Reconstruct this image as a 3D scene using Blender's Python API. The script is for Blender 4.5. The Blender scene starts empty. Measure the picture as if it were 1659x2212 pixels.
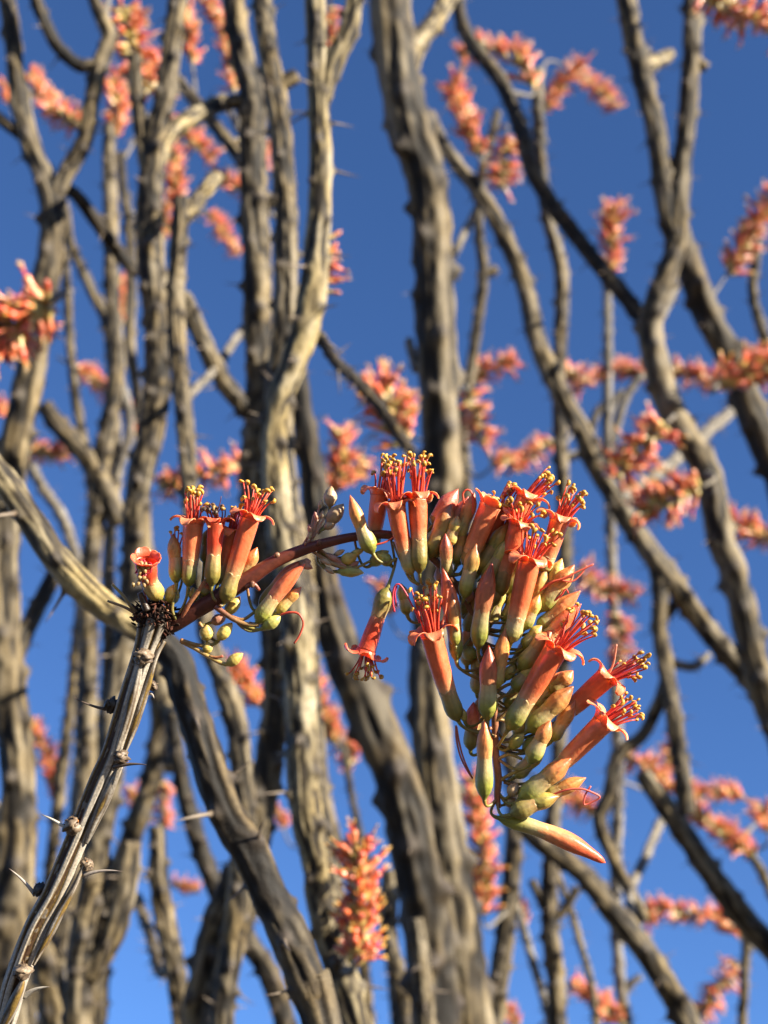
import bpy, math, random
import numpy as np
from mathutils import Vector, Matrix

# ------------------------------------------------------------------ camera, sky, sun, exposure
SC = bpy.context.scene
COL = SC.collection
PITCH = math.radians(38.0)
FOVY = math.radians(41.0)
CAM = np.array([0.0, 0.0, 1.5])
RGT = np.array([1.0, 0.0, 0.0])
UPV = np.array([0.0, -math.sin(PITCH), math.cos(PITCH)])
FWD = np.array([0.0, math.cos(PITCH), math.sin(PITCH)])
FPX = 1106.0 / math.tan(FOVY / 2)          # focal length in photo units (photo read as 1659 x 2212)
Z0 = 0.285                                  # distance of the flowering cane

cam = bpy.data.cameras.new('camera')
cam.sensor_fit = 'VERTICAL'
cam.sensor_height = 36.0
cam.lens = 18.0 / math.tan(FOVY / 2)
cam.clip_start = 0.01
cam.clip_end = 6000
cam.dof.use_dof = True
cam.dof.focus_distance = Z0
cam.dof.aperture_fstop = cam.lens / 2.15
camo = bpy.data.objects.new('camera', cam)
COL.objects.link(camo)
camo.location = CAM
camo.rotation_euler = (math.pi / 2 + PITCH, 0, 0)
SC.camera = camo

SUN = 0.84 * RGT + 0.52 * UPV - 0.21 * FWD   # towards the sun: low, from the side, a little behind the viewer
SUN = SUN / np.linalg.norm(SUN)
EL = math.asin(SUN[2])
AZ = math.atan2(SUN[0], SUN[1])

world = bpy.data.worlds.new('World')
SC.world = world
world.use_nodes = True
nt = world.node_tree
bg = nt.nodes['Background']
sky = nt.nodes.new('ShaderNodeTexSky')
sky.sky_type = 'NISHITA'
sky.sun_disc = False
sky.sun_elevation = EL
sky.sun_rotation = AZ
sky.altitude = 1800
sky.air_density = 0.85
sky.dust_density = 0.0
sky.ozone_density = 3.0
tint = nt.nodes.new('ShaderNodeMix')            # even tint over the whole sky: the deep desert blue
tint.data_type, tint.blend_type = 'RGBA', 'MULTIPLY'
tint.inputs[0].default_value = 1.0
tint.inputs[7].default_value = (0.78, 1.0, 1.28, 1)
nt.links.new(sky.outputs[0], tint.inputs[6])
nt.links.new(tint.outputs[2], bg.inputs[0])
bg.inputs[1].default_value = 0.052

sl = bpy.data.lights.new('sun', 'SUN')
sl.energy = 5.0
sl.angle = math.radians(0.5)
sl.color = (1.0, 0.90, 0.73)
slo = bpy.data.objects.new('sun', sl)
COL.objects.link(slo)
slo.rotation_euler = Vector(-SUN).to_track_quat('-Z', 'Y').to_euler()

SC.view_settings.view_transform = 'Standard'
SC.view_settings.look = 'None'
SC.view_settings.gamma = 1.0
SC.view_settings.exposure = 1.95
SC.view_settings.use_curve_mapping = False
SC.render.engine = 'CYCLES'
SC.cycles.use_denoising = True
SC.cycles.max_bounces = 8

# ------------------------------------------------------------------ helpers
rng = np.random.default_rng(7)
random.seed(7)
K_LEAN = -0.58                              # the canes lean out over the viewer as they rise


def P(u, v, z):
    return CAM + RGT * ((u - 829.5) / FPX * z) + UPV * ((1106 - v) / FPX * z) + FWD * z


def pz(u, v, d, k=K_LEAN):
    """depth where the ray through a photo point meets the leaning plane of a cane standing d away"""
    r = RGT * ((u - 829.5) / FPX) + UPV * ((1106 - v) / FPX) + FWD
    return d * (math.cos(PITCH) - k * math.sin(PITCH)) / (r[1] - k * r[2])


def catmull(pts, step):
    pts = np.asarray(pts, float)
    q = np.vstack([2 * pts[0] - pts[1], pts, 2 * pts[-1] - pts[-2]])
    out = []
    for i in range(1, len(q) - 2):
        n = max(2, int(np.linalg.norm((q[i + 1] - q[i])[:3]) / step))
        t = np.linspace(0, 1, n, endpoint=False)[:, None]
        a, b, c, d = q[i - 1], q[i], q[i + 1], q[i + 2]
        out.append(0.5 * ((2 * b) + (c - a) * t + (2 * a - 5 * b + 4 * c - d) * t ** 2 + (3 * b - a - 3 * c + d) * t ** 3))
    out.append(pts[-1:])
    return np.vstack(out)


def frames(p):
    t = np.gradient(p, axis=0)
    t /= np.linalg.norm(t, axis=1)[:, None] + 1e-12
    n = np.zeros_like(p)
    a = np.array([0, 0, 1.0]) if abs(t[0][2]) < 0.9 else np.array([1.0, 0, 0])
    v = np.cross(t[0], a)
    v /= np.linalg.norm(v)
    for i in range(len(p)):
        v = v - t[i] * np.dot(v, t[i])
        v /= np.linalg.norm(v)
        n[i] = v
    return t, n, np.cross(t, n)


def mk(name, verts, quads, mat, parent=None, cols=None, attrs=None, smooth=True):
    me = bpy.data.meshes.new(name)
    verts = np.asarray(verts, np.float32)
    quads = np.asarray(quads, np.int32)
    nf = len(quads)
    me.vertices.add(len(verts))
    me.vertices.foreach_set('co', verts.ravel())
    me.loops.add(nf * 4)
    me.loops.foreach_set('vertex_index', quads.ravel())
    me.polygons.add(nf)
    me.polygons.foreach_set('loop_start', np.arange(0, nf * 4, 4, dtype=np.int32))
    me.update(calc_edges=True)
    me.polygons.foreach_set('use_smooth', np.full(nf, smooth))
    if cols is not None:
        ca = me.color_attributes.new('Col', 'FLOAT_COLOR', 'POINT')
        c4 = np.ones((len(verts), 4), np.float32)
        c4[:, :3] = cols
        ca.data.foreach_set('color', c4.ravel())
    for k, v in (attrs or {}).items():
        at = me.attributes.new(k, 'FLOAT', 'POINT')
        at.data.foreach_set('value', np.asarray(v, np.float32).ravel())
    me.materials.append(mat)
    o = bpy.data.objects.new(name, me)
    COL.objects.link(o)
    if parent is not None:
        o.parent = parent
        o.matrix_parent_inverse = Matrix.Translation(-parent.matrix_basis.translation) if parent.parent is None else Matrix()
    return o


def grid_quads(n, m, off=0):
    i = np.arange(n - 1)[:, None]
    j = np.arange(m)[None, :]
    a = i * m + j
    b = i * m + (j + 1) % m
    return np.stack([a, b, b + m, a + m], -1).reshape(-1, 4) + off


def tube(p, r, seg, mod=None, ends=True):
    """rings of a tube along p; r is (n,) ; mod is (n,seg) factor"""
    p = np.asarray(p, float)
    r = np.asarray(r, float)
    if ends:
        p = np.vstack([p[:1], p, p[-1:]])
        r = np.concatenate([r[:1] * 0.02, r, r[-1:] * 0.02])
        if mod is not None:
            mod = np.vstack([mod[:1], mod, mod[-1:]])
    t, n, b = frames(p + np.linspace(0, 1e-7, len(p))[:, None] * (p[-1] - p[0]))
    th = np.linspace(0, 2 * math.pi, seg, endpoint=False)
    R = r[:, None] * (mod if mod is not None else 1.0) * np.ones((1, seg))
    v = p[:, None, :] + R[..., None] * (np.cos(th)[None, :, None] * n[:, None, :] + np.sin(th)[None, :, None] * b[:, None, :])
    return v.reshape(-1, 3), grid_quads(len(p), seg)


class Bag:
    def __init__(self):
        self.v, self.f, self.c, self.n = [], [], [], 0

    def add(self, v, f, c):
        self.v.append(v)
        self.f.append(np.asarray(f) + self.n)
        self.c.append(np.broadcast_to(np.asarray(c, float), (len(v), 3)))
        self.n += len(v)

    def build(self, name, mat, parent=None):
        return mk(name, np.vstack(self.v), np.vstack(self.f), mat, parent, np.vstack(self.c))


def rep(c, seg, ends=True):
    c = np.asarray(c, float)
    if ends:
        c = np.vstack([c[:1], c, c[-1:]])
    return np.repeat(c, seg, axis=0)


def ramp(t, stops):
    t = np.asarray(t, float)
    xs = [s[0] for s in stops]
    return np.stack([np.interp(t, xs, [s[1][k] for s in stops]) for k in range(3)], -1)


def vnoise(rg, x, y, m, ny):
    """value noise, periodic over m in x"""
    tab = rg.random((ny + 3, m))
    xi = np.floor(x).astype(int)
    yi = np.clip(np.floor(y).astype(int), 0, ny + 1)
    fx = x - xi
    fy = y - np.floor(y)
    fx = fx * fx * (3 - 2 * fx)
    fy = fy * fy * (3 - 2 * fy)
    a = tab[yi, xi % m]
    b = tab[yi, (xi + 1) % m]
    c = tab[yi + 1, xi % m]
    d = tab[yi + 1, (xi + 1) % m]
    return (a * (1 - fx) + b * fx) * (1 - fy) + (c * (1 - fx) + d * fx) * fy


def empty(name, loc, label, cat, group=None):
    o = bpy.data.objects.new(name, None)
    COL.objects.link(o)
    o.location = loc
    o.empty_display_size = 0.05
    o['label'] = label
    o['category'] = cat
    if group:
        o['group'] = group
    return o


# ------------------------------------------------------------------ materials
def new_mat(name):
    m = bpy.data.materials.new(name)
    m.use_nodes = True
    return m, m.node_tree, m.node_tree.nodes['Principled BSDF']


def nd(t, kind, **kw):
    n = t.nodes.new(kind)
    for k, v in kw.items():
        setattr(n, k, v)
    return n


def mixc(t, fac, a, b, mode='MIX'):
    n = nd(t, 'ShaderNodeMix', data_type='RGBA', blend_type=mode)
    for s, x in ((n.inputs[0], fac), (n.inputs[6], a), (n.inputs[7], b)):
        if hasattr(x, 'links'):
            t.links.new(x, s)
        elif isinstance(x, (int, float)):
            s.default_value = x
        else:
            s.default_value = (*x, 1)
    return n.outputs[2]


def noise(t, scale, detail=4, rough=0.55, vec=None):
    n = nd(t, 'ShaderNodeTexNoise')
    n.inputs['Scale'].default_value = scale
    n.inputs['Detail'].default_value = detail
    n.inputs['Roughness'].default_value = rough
    if vec is not None:
        t.links.new(vec, n.inputs['Vector'])
    return n.outputs['Fac']


def cramp(t, fac, stops):
    n = nd(t, 'ShaderNodeValToRGB')
    el = n.color_ramp.elements
    el[0].position, el[0].color = stops[0][0], (*stops[0][1], 1)
    el[1].position, el[1].color = stops[-1][0], (*stops[-1][1], 1)
    for p_, c_ in stops[1:-1]:
        e = el.new(p_)
        e.color = (*c_, 1)
    t.links.new(fac, n.inputs[0])
    return n.outputs[0]


def geo_pos(t):
    return nd(t, 'ShaderNodeNewGeometry').outputs['Position']


def bark_mat(name, stops, yellow, ysc, node_col, fine, tone=(0.50, 0.475, 0.43)):
    m, t, bs = new_mat(name)
    at = nd(t, 'ShaderNodeAttribute', attribute_name='bark')
    an = nd(t, 'ShaderNodeAttribute', attribute_name='node')
    pos = geo_pos(t)
    base = cramp(t, at.outputs['Fac'], stops)
    yn = cramp(t, noise(t, ysc, 3, 0.5, pos), [(0.42, (0, 0, 0)), (0.66, (1, 1, 1))])
    col = mixc(t, yn, base, mixc(t, 1.0, base, yellow, 'MULTIPLY'))
    fn = cramp(t, noise(t, fine, 6, 0.65, pos), [(0.3, (0.55, 0.53, 0.5)), (0.7, (1.15, 1.15, 1.15))])
    col = mixc(t, 1.0, col, fn, 'MULTIPLY')
    col = mixc(t, 1.0, col, tone, 'MULTIPLY')
    col = mixc(t, an.outputs['Fac'], col, node_col)
    t.links.new(col, bs.inputs['Base Color'])
    bs.inputs['Roughness'].default_value = 0.72
    bs.inputs['Specular IOR Level'].default_value = 0.3
    bp = nd(t, 'ShaderNodeBump')
    bp.inputs['Strength'].default_value = 0.5
    bp.inputs['Distance'].default_value = 0.4 / fine
    t.links.new(noise(t, fine * 1.4, 5, 0.6, pos), bp.inputs['Height'])
    t.links.new(bp.outputs[0], bs.inputs['Normal'])
    return m


M_BARK = bark_mat('cane_bark', [(0.0, (0.012, 0.009, 0.006)), (0.25, (0.05, 0.04, 0.027)), (0.45, (0.165, 0.138, 0.095)), (0.7, (0.28, 0.24, 0.17)), (1.0, (0.40, 0.355, 0.275))],
                  (1.08, 0.97, 0.70), 22.0, (0.05, 0.04, 0.03), 420.0)
M_BARK_CREAM_LIT = bark_mat('cream_lit_cane_bark', [(0.0, (0.02, 0.015, 0.01)), (0.22, (0.07, 0.055, 0.035)), (0.4, (0.23, 0.195, 0.125)), (0.7, (0.38, 0.33, 0.225)), (1.0, (0.50, 0.45, 0.34))],
                        (1.08, 0.98, 0.66), 30.0, (0.05, 0.04, 0.03), 420.0, (0.60, 0.575, 0.52))  # creamy bark, made lighter still to carry sunlight in its colour
M_BARK_DARK_SHADE = bark_mat('dark_shade_cane_bark', [(0.0, (0.007, 0.005, 0.003)), (0.3, (0.022, 0.017, 0.012)), (0.6, (0.075, 0.062, 0.043)), (1.0, (0.20, 0.175, 0.13))],
                       (1.12, 0.92, 0.55), 26.0, (0.04, 0.03, 0.022), 500.0)  # dark bark; shade of the arching cane is put into this colour
M_BARK_PALE = bark_mat('pale_twig_bark', [(0.0, (0.06, 0.052, 0.046)), (0.4, (0.22, 0.205, 0.185)), (1.0, (0.40, 0.38, 0.35))],
                       (1.05, 0.98, 0.85), 22.0, (0.10, 0.085, 0.07), 420.0, (0.62, 0.61, 0.59))
M_STEM = bark_mat('stem_bark', [(0.0, (0.045, 0.02, 0.012)), (0.2, (0.075, 0.045, 0.018)), (0.33, (0.22, 0.145, 0.03)), (0.46, (0.09, 0.06, 0.035)),
                                (0.58, (0.19, 0.168, 0.145)), (1.0, (0.42, 0.395, 0.355))],
                  (1.0, 0.93, 0.85), 120.0, (0.04, 0.026, 0.018), 1800.0, (0.90, 0.88, 0.84))


def flesh_mat(name, sss, rough, nscale, amount, spec=0.45, tone=(0.75, 0.67, 0.60)):
    m, t, bs = new_mat(name)
    at = nd(t, 'ShaderNodeAttribute', attribute_name='Col')
    pos = geo_pos(t)
    fn = cramp(t, noise(t, nscale, 5, 0.6, pos), [(0.3, (1 - amount,) * 3), (0.7, (1 + amount * 0.6,) * 3)])
    col = mixc(t, 1.0, at.outputs['Color'], fn, 'MULTIPLY')
    col = mixc(t, 1.0, col, tone, 'MULTIPLY')
    t.links.new(col, bs.inputs['Base Color'])
    bs.inputs['Roughness'].default_value = rough
    bs.inputs['Specular IOR Level'].default_value = spec
    if sss > 0:
        bs.inputs['Subsurface Weight'].default_value = sss
        bs.inputs['Subsurface Radius'].default_value = (1.0, 0.45, 0.25)
        bs.inputs['Subsurface Scale'].default_value = 0.0014
    bp = nd(t, 'ShaderNodeBump')
    bp.inputs['Strength'].default_value = 0.25
    bp.inputs['Distance'].default_value = 0.25 / nscale
    t.links.new(noise(t, nscale * 2.2, 4, 0.6, pos), bp.inputs['Height'])
    t.links.new(bp.outputs[0], bs.inputs['Normal'])
    return m


M_PETAL = flesh_mat('petal', 0.5, 0.40, 420.0, 0.24)
M_CALYX = flesh_mat('calyx', 0.35, 0.44, 420.0, 0.26)
M_STAMEN = flesh_mat('stamen', 0.15, 0.45, 2500.0, 0.18)
M_RACHIS = flesh_mat('flower_stalk', 0.0, 0.48, 900.0, 0.35, 0.4)
M_SPIKE = flesh_mat('distant_blossom', 0.0, 0.28, 200.0, 0.25, 0.7)
M_SCALE = flesh_mat('bud_scale', 0.0, 0.85, 1500.0, 0.5, 0.15)
M_SPINE = flesh_mat('spine', 0.0, 0.5, 700.0, 0.2, 0.35)

mg, tg, bsg = new_mat('desert_soil')
pg = geo_pos(tg)
cg = cramp(tg, noise(tg, 3.0, 8, 0.65, pg), [(0.3, (0.07, 0.052, 0.036)), (0.55, (0.12, 0.09, 0.062)), (0.75, (0.17, 0.135, 0.10))])
tg.links.new(cg, bsg.inputs['Base Color'])
bsg.inputs['Roughness'].default_value = 0.95
bpg = nd(tg, 'ShaderNodeBump')
bpg.inputs['Distance'].default_value = 0.05
tg.links.new(noise(tg, 18.0, 8, 0.7, pg), bpg.inputs['Height'])
tg.links.new(bpg.outputs[0], bsg.inputs['Normal'])

# ------------------------------------------------------------------ ground
xs = np.array([-3000, -300, -40, -12, -6, -3, -1.5, 0, 1.5, 3, 6, 12, 40, 300, 3000.0])
gx, gy = np.meshgrid(xs, xs, indexing='ij')
gz = np.where(np.hypot(gx, gy) < 60, 0.03 * np.sin(gx * 1.3) * np.cos(gy * 0.9), 0.0)
n_ = len(xs)
ii, jj = np.meshgrid(np.arange(n_ - 1), np.arange(n_ - 1), indexing='ij')
a_ = (ii * n_ + jj).ravel()
gr = mk('ground', np.stack([gx, gy, gz], -1).reshape(-1, 3), np.stack([a_, a_ + n_, a_ + n_ + 1, a_ + 1], -1), mg)
gr['kind'] = 'structure'

# ------------------------------------------------------------------ spines
spine_meshes = []


def spine_geo(length, r0, bend, rg):
    n = 7
    t = np.linspace(0, 1, n)
    p = np.stack([bend * length * t ** 2, np.zeros(n), length * t], -1)
    r = r0 * (1 - t) ** 0.8 * (1 + 0.5 * (t < 0.1)) + r0 * 0.03
    return p, r


for i_ in range(5):
    p_, r_ = spine_geo(1.0, 0.055, [0.12, -0.1, 0.2, 0.05, -0.18][i_], rng)
    v_, f_ = tube(p_, r_, 7)
    c_ = rep(ramp(np.linspace(0, 1, len(p_)), [(0, (0.10, 0.08, 0.06)), (0.4, (0.26, 0.23, 0.19)), (1, (0.08, 0.06, 0.05))]), 7)
    o_ = mk('spine', v_, f_, M_SPINE, None, c_)
    spine_meshes.append(o_.data)
    bpy.data.objects.remove(o_)


def put_spine(parent, base, direction, length, idx, mesh=None):
    o = bpy.data.objects.new('spine', mesh or spine_meshes[idx % len(spine_meshes)])
    COL.objects.link(o)
    q = Vector(direction).normalized().to_track_quat('Z', 'Y').to_matrix().to_4x4()
    mw = Matrix.Translation(Vector(base)) @ q @ Matrix.Rotation(rng.random() * 6.28, 4, 'Z') @ Matrix.Scale(length, 4)
    o.parent = parent
    o.matrix_parent_inverse = Matrix.Translation(-parent.matrix_basis.translation) if parent.parent is None else Matrix()
    o.matrix_basis = mw
    return o


# ------------------------------------------------------------------ canes
ALL_PTS = []        # (cane, xyz, depth, u, v) for hanging the flower spikes on


def project(p):
    q = p - CAM
    z = q @ FWD
    return 829.5 + (q @ RGT) / z * FPX, 1106 - (q @ UPV) / z * FPX, z


def bark_tube(name, pts3, rad, parent, mat, seed, near, node_gap=None, spines=True, ribs=11):
    """pts3: smooth centreline, rad: radius; real relief: elongated plates, furrows, spine nodes"""
    rg = np.random.default_rng(seed)
    n = len(pts3)
    seg = 52 if near else 32
    s = np.concatenate([[0], np.cumsum(np.linalg.norm(np.diff(pts3, axis=0), axis=1))])
    rm = float(np.mean(rad))
    th = np.linspace(0, 2 * math.pi, seg, endpoint=False)
    TH, S = np.meshgrid(th, s, indexing='xy')
    tw = rg.uniform(-0.25, 0.25) / (rm * 6)
    x = (TH + tw * S) / (2 * math.pi)
    ny = lambda L: int(s[-1] / L) + 2
    L1, L2, L3 = max(rm * 4, 0.028), max(rm * 1.1, 0.010), rm * 8
    n1 = vnoise(rg, (x * ribs) % ribs, S / L1, ribs, ny(L1))
    n2 = vnoise(rg, (x * ribs * 2) % (ribs * 2), S / L2, ribs * 2, ny(L2))
    n3 = vnoise(rg, (x * 4) % 4, S / L3, 4, ny(L3))
    L4 = max(rm * 0.4, 0.0045)
    m4 = int(ribs * 1.7)
    n4 = vnoise(rg, (x * m4) % m4, S / L4, m4, ny(L4))
    groove = np.exp(-((n1 - 0.5) / 0.10) ** 2)
    h = np.clip(0.58 + 0.75 * (n1 - 0.5) + 0.8 * (n2 - 0.5) + 0.2 * (n3 - 0.5) + 0.55 * (n4 - 0.5) - 0.6 * groove, 0, 1)
    node = np.zeros_like(h)
    bump = np.zeros_like(h)
    gap = node_gap or max(rm * 0.75, 0.0095)
    t, nn, bb = frames(pts3)
    spots = []
    k, sk = 0, gap * rg.random()
    while sk < s[-1] - rm:
        i = int(np.searchsorted(s, sk))
        a = (k * 2.399 + rg.normal() * 0.25) % (2 * math.pi)
        kk = rg.uniform(0.5, 1.15)
        lo, hi = max(0, i - 16), min(n, i + 17)
        da = (TH[lo:hi] - a + math.pi) % (2 * math.pi) - math.pi
        ds = (S[lo:hi] - sk)
        g = np.exp(-(da / 0.34) ** 2 - (ds / (rm * 0.27)) ** 2)
        g2 = np.minimum(1, 1.4 * np.exp(-(da / 0.45) ** 2 - ((ds - 0.12 * rm) / (rm * 0.30)) ** 2))
        bump[lo:hi] = np.maximum(bump[lo:hi], g * kk)
        node[lo:hi] = np.maximum(node[lo:hi], g2 * 1.0)
        dirv = math.cos(a) * nn[i] + math.sin(a) * bb[i]
        spots.append((pts3[i] + dirv * rad[i] * 1.12, dirv, t[i], rad[i]))
        k += 1
        sk += gap * rg.uniform(0.7, 1.3)
    mod = 0.885 + 0.14 * h - 0.05 * groove + 0.06 * (n4 - 0.5) + 0.48 * bump
    v, f = tube(pts3, rad, seg, mod)
    cap = lambda A: np.vstack([A[:1], A, A[-1:]]).ravel()
    o = mk(name, v, f, mat, parent, None, {'bark': cap(h), 'node': cap(np.clip(node, 0, 1))})
    if spines:
        bag = Bag()
        cnt = 0
        for j, (b, d, tt, r) in enumerate(spots):
            u, vv, z = project(b)
            inside = -30 < u < 1690 and -30 < vv < 2240
            if not inside or np.dot(d, FWD) > 0.6 or (near and j % 3 == 1):
                continue
            ln = rg.uniform(0.008, 0.017)
            dirn = d * 1.0 + tt * rg.normal() * 0.25 + rg.normal(size=3) * 0.12 - tt * 0.1 * np.sign(tt[2])
            if near:
                put_spine(parent, b - d * r * 0.1, dirn, ln, j)
            else:
                dn = dirn / np.linalg.norm(dirn)
                pp = b[None] + dn[None] * np.linspace(-0.1, 1, 4)[:, None] * ln
                vv_, ff_ = tube(pp, np.array([1, 0.75, 0.4, 0.05]) * 0.0009, 5)
                bag.add(vv_, ff_, (0.12, 0.095, 0.075))
                cnt += 1
        if cnt:
            so = bag.build('fine_spines', M_SPINE, parent)
            so['kind'] = 'stuff'
    return o


def trace(pts, d, k=K_LEAN, d_end=0.0):
    """photo points (u, v, width) -> 3D centreline control points with radius, on a leaning plane d away"""
    out = []
    m = len(pts)
    for i, q in enumerate(pts):
        z = pz(q[0], q[1], d, k) + d_end * i / (m - 1)
        out.append([*P(q[0], q[1], z), 1.10 * q[2] / 2 * z / FPX])
    return np.array(out)


def wobble(c, rg, amp):
    n = len(c)
    for ax in range(3):
        x = np.interp(np.arange(n), np.arange(0, n + 30, 30), rg.normal(size=len(np.arange(0, n + 30, 30))))
        c[:, ax] += x * amp * c[:, 3]
    return c


seed_ = [100]


def cane(label, d, pts, base=None, branches=(), mat=None, near=None, cat='cane', group='ocotillo canes rising in the thicket', ext=True, k=K_LEAN):
    """one ocotillo cane: stem from its root in the ground to its tip, with side branches"""
    near = d < 1.35 if near is None else near
    mat = mat or M_BARK
    c = trace(pts, d, k)
    if c[0, 2] > c[-1, 2]:
        c = c[::-1].copy()                       # root first
    if base is None:
        base = (0.10 + 0.05 * rng.normal() + 0.12 * c[0, 0], 1.35 + 0.06 * rng.normal()) if d < 1.7 else (0.25 + 0.08 * rng.normal() + 0.15 * c[0, 0], 2.5 + 0.1 * rng.normal())
    root = np.array([base[0], base[1], -0.02])
    p0 = c[0, :3]
    d0 = (c[0, :3] - c[1, :3]) / np.linalg.norm(c[0, :3] - c[1, :3])
    L = np.linalg.norm(p0 - root)
    ts = np.linspace(1, 0, 9)[:-1]
    e = []
    for t in ts:                                   # bezier from the last traced point down to the root
        b1, b2 = p0 + d0 * L * 0.35, root + np.array([0, 0, L * 0.4])
        q = (1 - t) ** 3 * p0 + 3 * (1 - t) ** 2 * t * b1 + 3 * (1 - t) * t * t * b2 + t ** 3 * root
        e.append([*q, c[0, 3] * (1 + 0.35 * t)])
    full = np.vstack([np.array(e), c])
    rm = float(np.mean(c[:, 3]))
    sm = catmull(full, rm * (0.2 if near else 0.3))
    sm = wobble(sm, rng, 0.05)
    ob = empty('ocotillo_cane', root, label, cat, group)
    seed_[0] += 1
    bark_tube('stem', sm[:, :3], np.maximum(sm[:, 3], 0.001), ob, mat, seed_[0], near)
    for q in sm[::8]:
        u, v, z = project(q[:3])
        if -60 < u < 1720 and -60 < v < 2260:
            ALL_PTS.append((ob, q[:3], z, u, v, q[3]))
    for br in branches:
        bp, opt = (br, {}) if isinstance(br, list) else br
        cb = trace(bp, d, k, opt.get('dd', 0.0))
        rb = float(np.mean(cb[:, 3]))
        sb = wobble(catmull(cb, rb * (0.36 if near else 0.55)), rng, 0.05)
        seed_[0] += 1
        bark_tube('branch', sb[:, :3], np.maximum(sb[:, 3], 0.0008), ob, opt.get('mat', mat), seed_[0], near, spines=opt.get('spines', True))
        for q in sb[::8]:
            u, v, z = project(q[:3])
            ALL_PTS.append((ob, q[:3], z, u, v, q[3]))
    return ob


PALE = {'mat': M_BARK_PALE}
SIDE = 'ocotillo canes rising in the thicket'

cane('shade-darkened cane with a sunlit-toned upper arm, passing behind the joint of the flowering cane', 0.50,
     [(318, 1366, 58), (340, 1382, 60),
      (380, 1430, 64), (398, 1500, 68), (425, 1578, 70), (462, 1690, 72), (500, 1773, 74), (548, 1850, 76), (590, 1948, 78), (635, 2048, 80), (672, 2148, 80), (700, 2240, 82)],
     base=(0.10, 1.05), mat=M_BARK_DARK_SHADE, near=True,  # lower run of one cane, its shade painted in by dark bark
     branches=[([(326, 1371, 57), (270, 1343, 57), (215, 1303, 57), (165, 1255, 57), (115, 1195, 57), (75, 1131, 57), (25, 1058, 55), (-40, 975, 54), (-120, 880, 52)], {'mat': M_BARK_CREAM_LIT})])  # upper run of the same cane, sunlight painted in by lighter bark

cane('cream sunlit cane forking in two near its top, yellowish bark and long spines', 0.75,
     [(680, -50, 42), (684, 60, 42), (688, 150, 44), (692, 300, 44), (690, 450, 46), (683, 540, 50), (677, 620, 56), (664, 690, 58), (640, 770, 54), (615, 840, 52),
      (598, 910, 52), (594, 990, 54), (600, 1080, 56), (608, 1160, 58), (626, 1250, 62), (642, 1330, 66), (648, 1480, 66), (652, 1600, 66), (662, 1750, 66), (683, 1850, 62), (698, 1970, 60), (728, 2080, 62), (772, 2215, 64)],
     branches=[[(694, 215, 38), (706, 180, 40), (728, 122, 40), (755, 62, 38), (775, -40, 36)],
               ([(690, 725, 24), (725, 781, 24), (770, 821, 25), (820, 878, 26), (862, 940, 26), (885, 975, 26)], {'dd': 0.3, 'mat': M_BARK_DARK_SHADE})], mat=M_BARK_CREAM_LIT)  # own creamy bark, with part of the sunlight in the colour

cane('grey cane with a short broken side stub, close beside the cream forked cane', 0.92,
     [(562, -40, 40), (578, 90, 42), (594, 200, 46), (608, 300, 46), (615, 400, 48), (620, 500, 50), (620, 640, 52), (612, 760, 56), (604, 860, 56), (606, 980, 56),
      (622, 1100, 56), (650, 1250, 56), (662, 1400, 52), (670, 1560, 50), (690, 1750, 50), (720, 1950, 50), (750, 2230, 52)],
     branches=[[(592, 205, 34), (608, 182, 34), (628, 170, 33), (642, 162, 30)]])

cane('brown grey cane, upright and dark, joined by a dark slanting side branch', 1.14,
     [(500, -40, 44), (512, 60, 46), (530, 140, 50), (548, 210, 56), (546, 300, 56), (550, 450, 58), (555, 560, 58), (556, 700, 60), (560, 830, 58), (555, 930, 58), (547, 1010, 58),
      (560, 1180, 56), (588, 1350, 56), (600, 1450, 58), (594, 1550, 58), (576, 1680, 58), (556, 1780, 58), (540, 1920, 58), (505, 2020, 60), (482, 2120, 62), (462, 2235, 66)],
     branches=[([(545, 892, 40), (520, 870, 40), (475, 811, 38), (440, 741, 36), (405, 661, 34), (398, 640, 26)], {'dd': -0.05}),
               ([(535, 214, 30), (505, 218, 30), (488, 224, 26)], {}),
               ([(588, 440, 28), (560, 410, 28), (520, 345, 28), (480, 290, 27), (425, 222, 26), (382, 172, 24)], {'dd': 0.1})])

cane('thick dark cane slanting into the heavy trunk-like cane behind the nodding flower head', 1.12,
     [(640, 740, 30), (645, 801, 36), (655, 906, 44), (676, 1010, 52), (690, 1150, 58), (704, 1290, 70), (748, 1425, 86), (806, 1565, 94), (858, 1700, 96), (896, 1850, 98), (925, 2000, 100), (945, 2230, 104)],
     mat=M_BARK_DARK_SHADE)

cane('heavy trunk-like cane, dark on one flank and sunlit on the other', 1.20,
     [(838, -40, 82), (850, 80, 84), (868, 190, 86), (892, 290, 92), (915, 360, 88), (928, 430, 82), (933, 550, 80), (940, 700, 82), (948, 850, 82), (955, 950, 80), (958, 1060, 78),
      (945, 1220, 74), (925, 1400, 74), (928, 1560, 78), (945, 1720, 90), (962, 1850, 100), (985, 2000, 108), (1015, 2240, 112)],
     branches=[([(872, 180, 44), (892, 115, 42), (915, 76, 40), (945, 38, 38), (985, -40, 36)], {'dd': 0.2, 'mat': M_BARK_CREAM_LIT}),  # sunlight on the top branch is put into its bark colour
               ([(900, 800, 20), (890, 765, 20), (884, 735, 18)], dict(PALE, dd=0.02, spines=False))], near=True)

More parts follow.
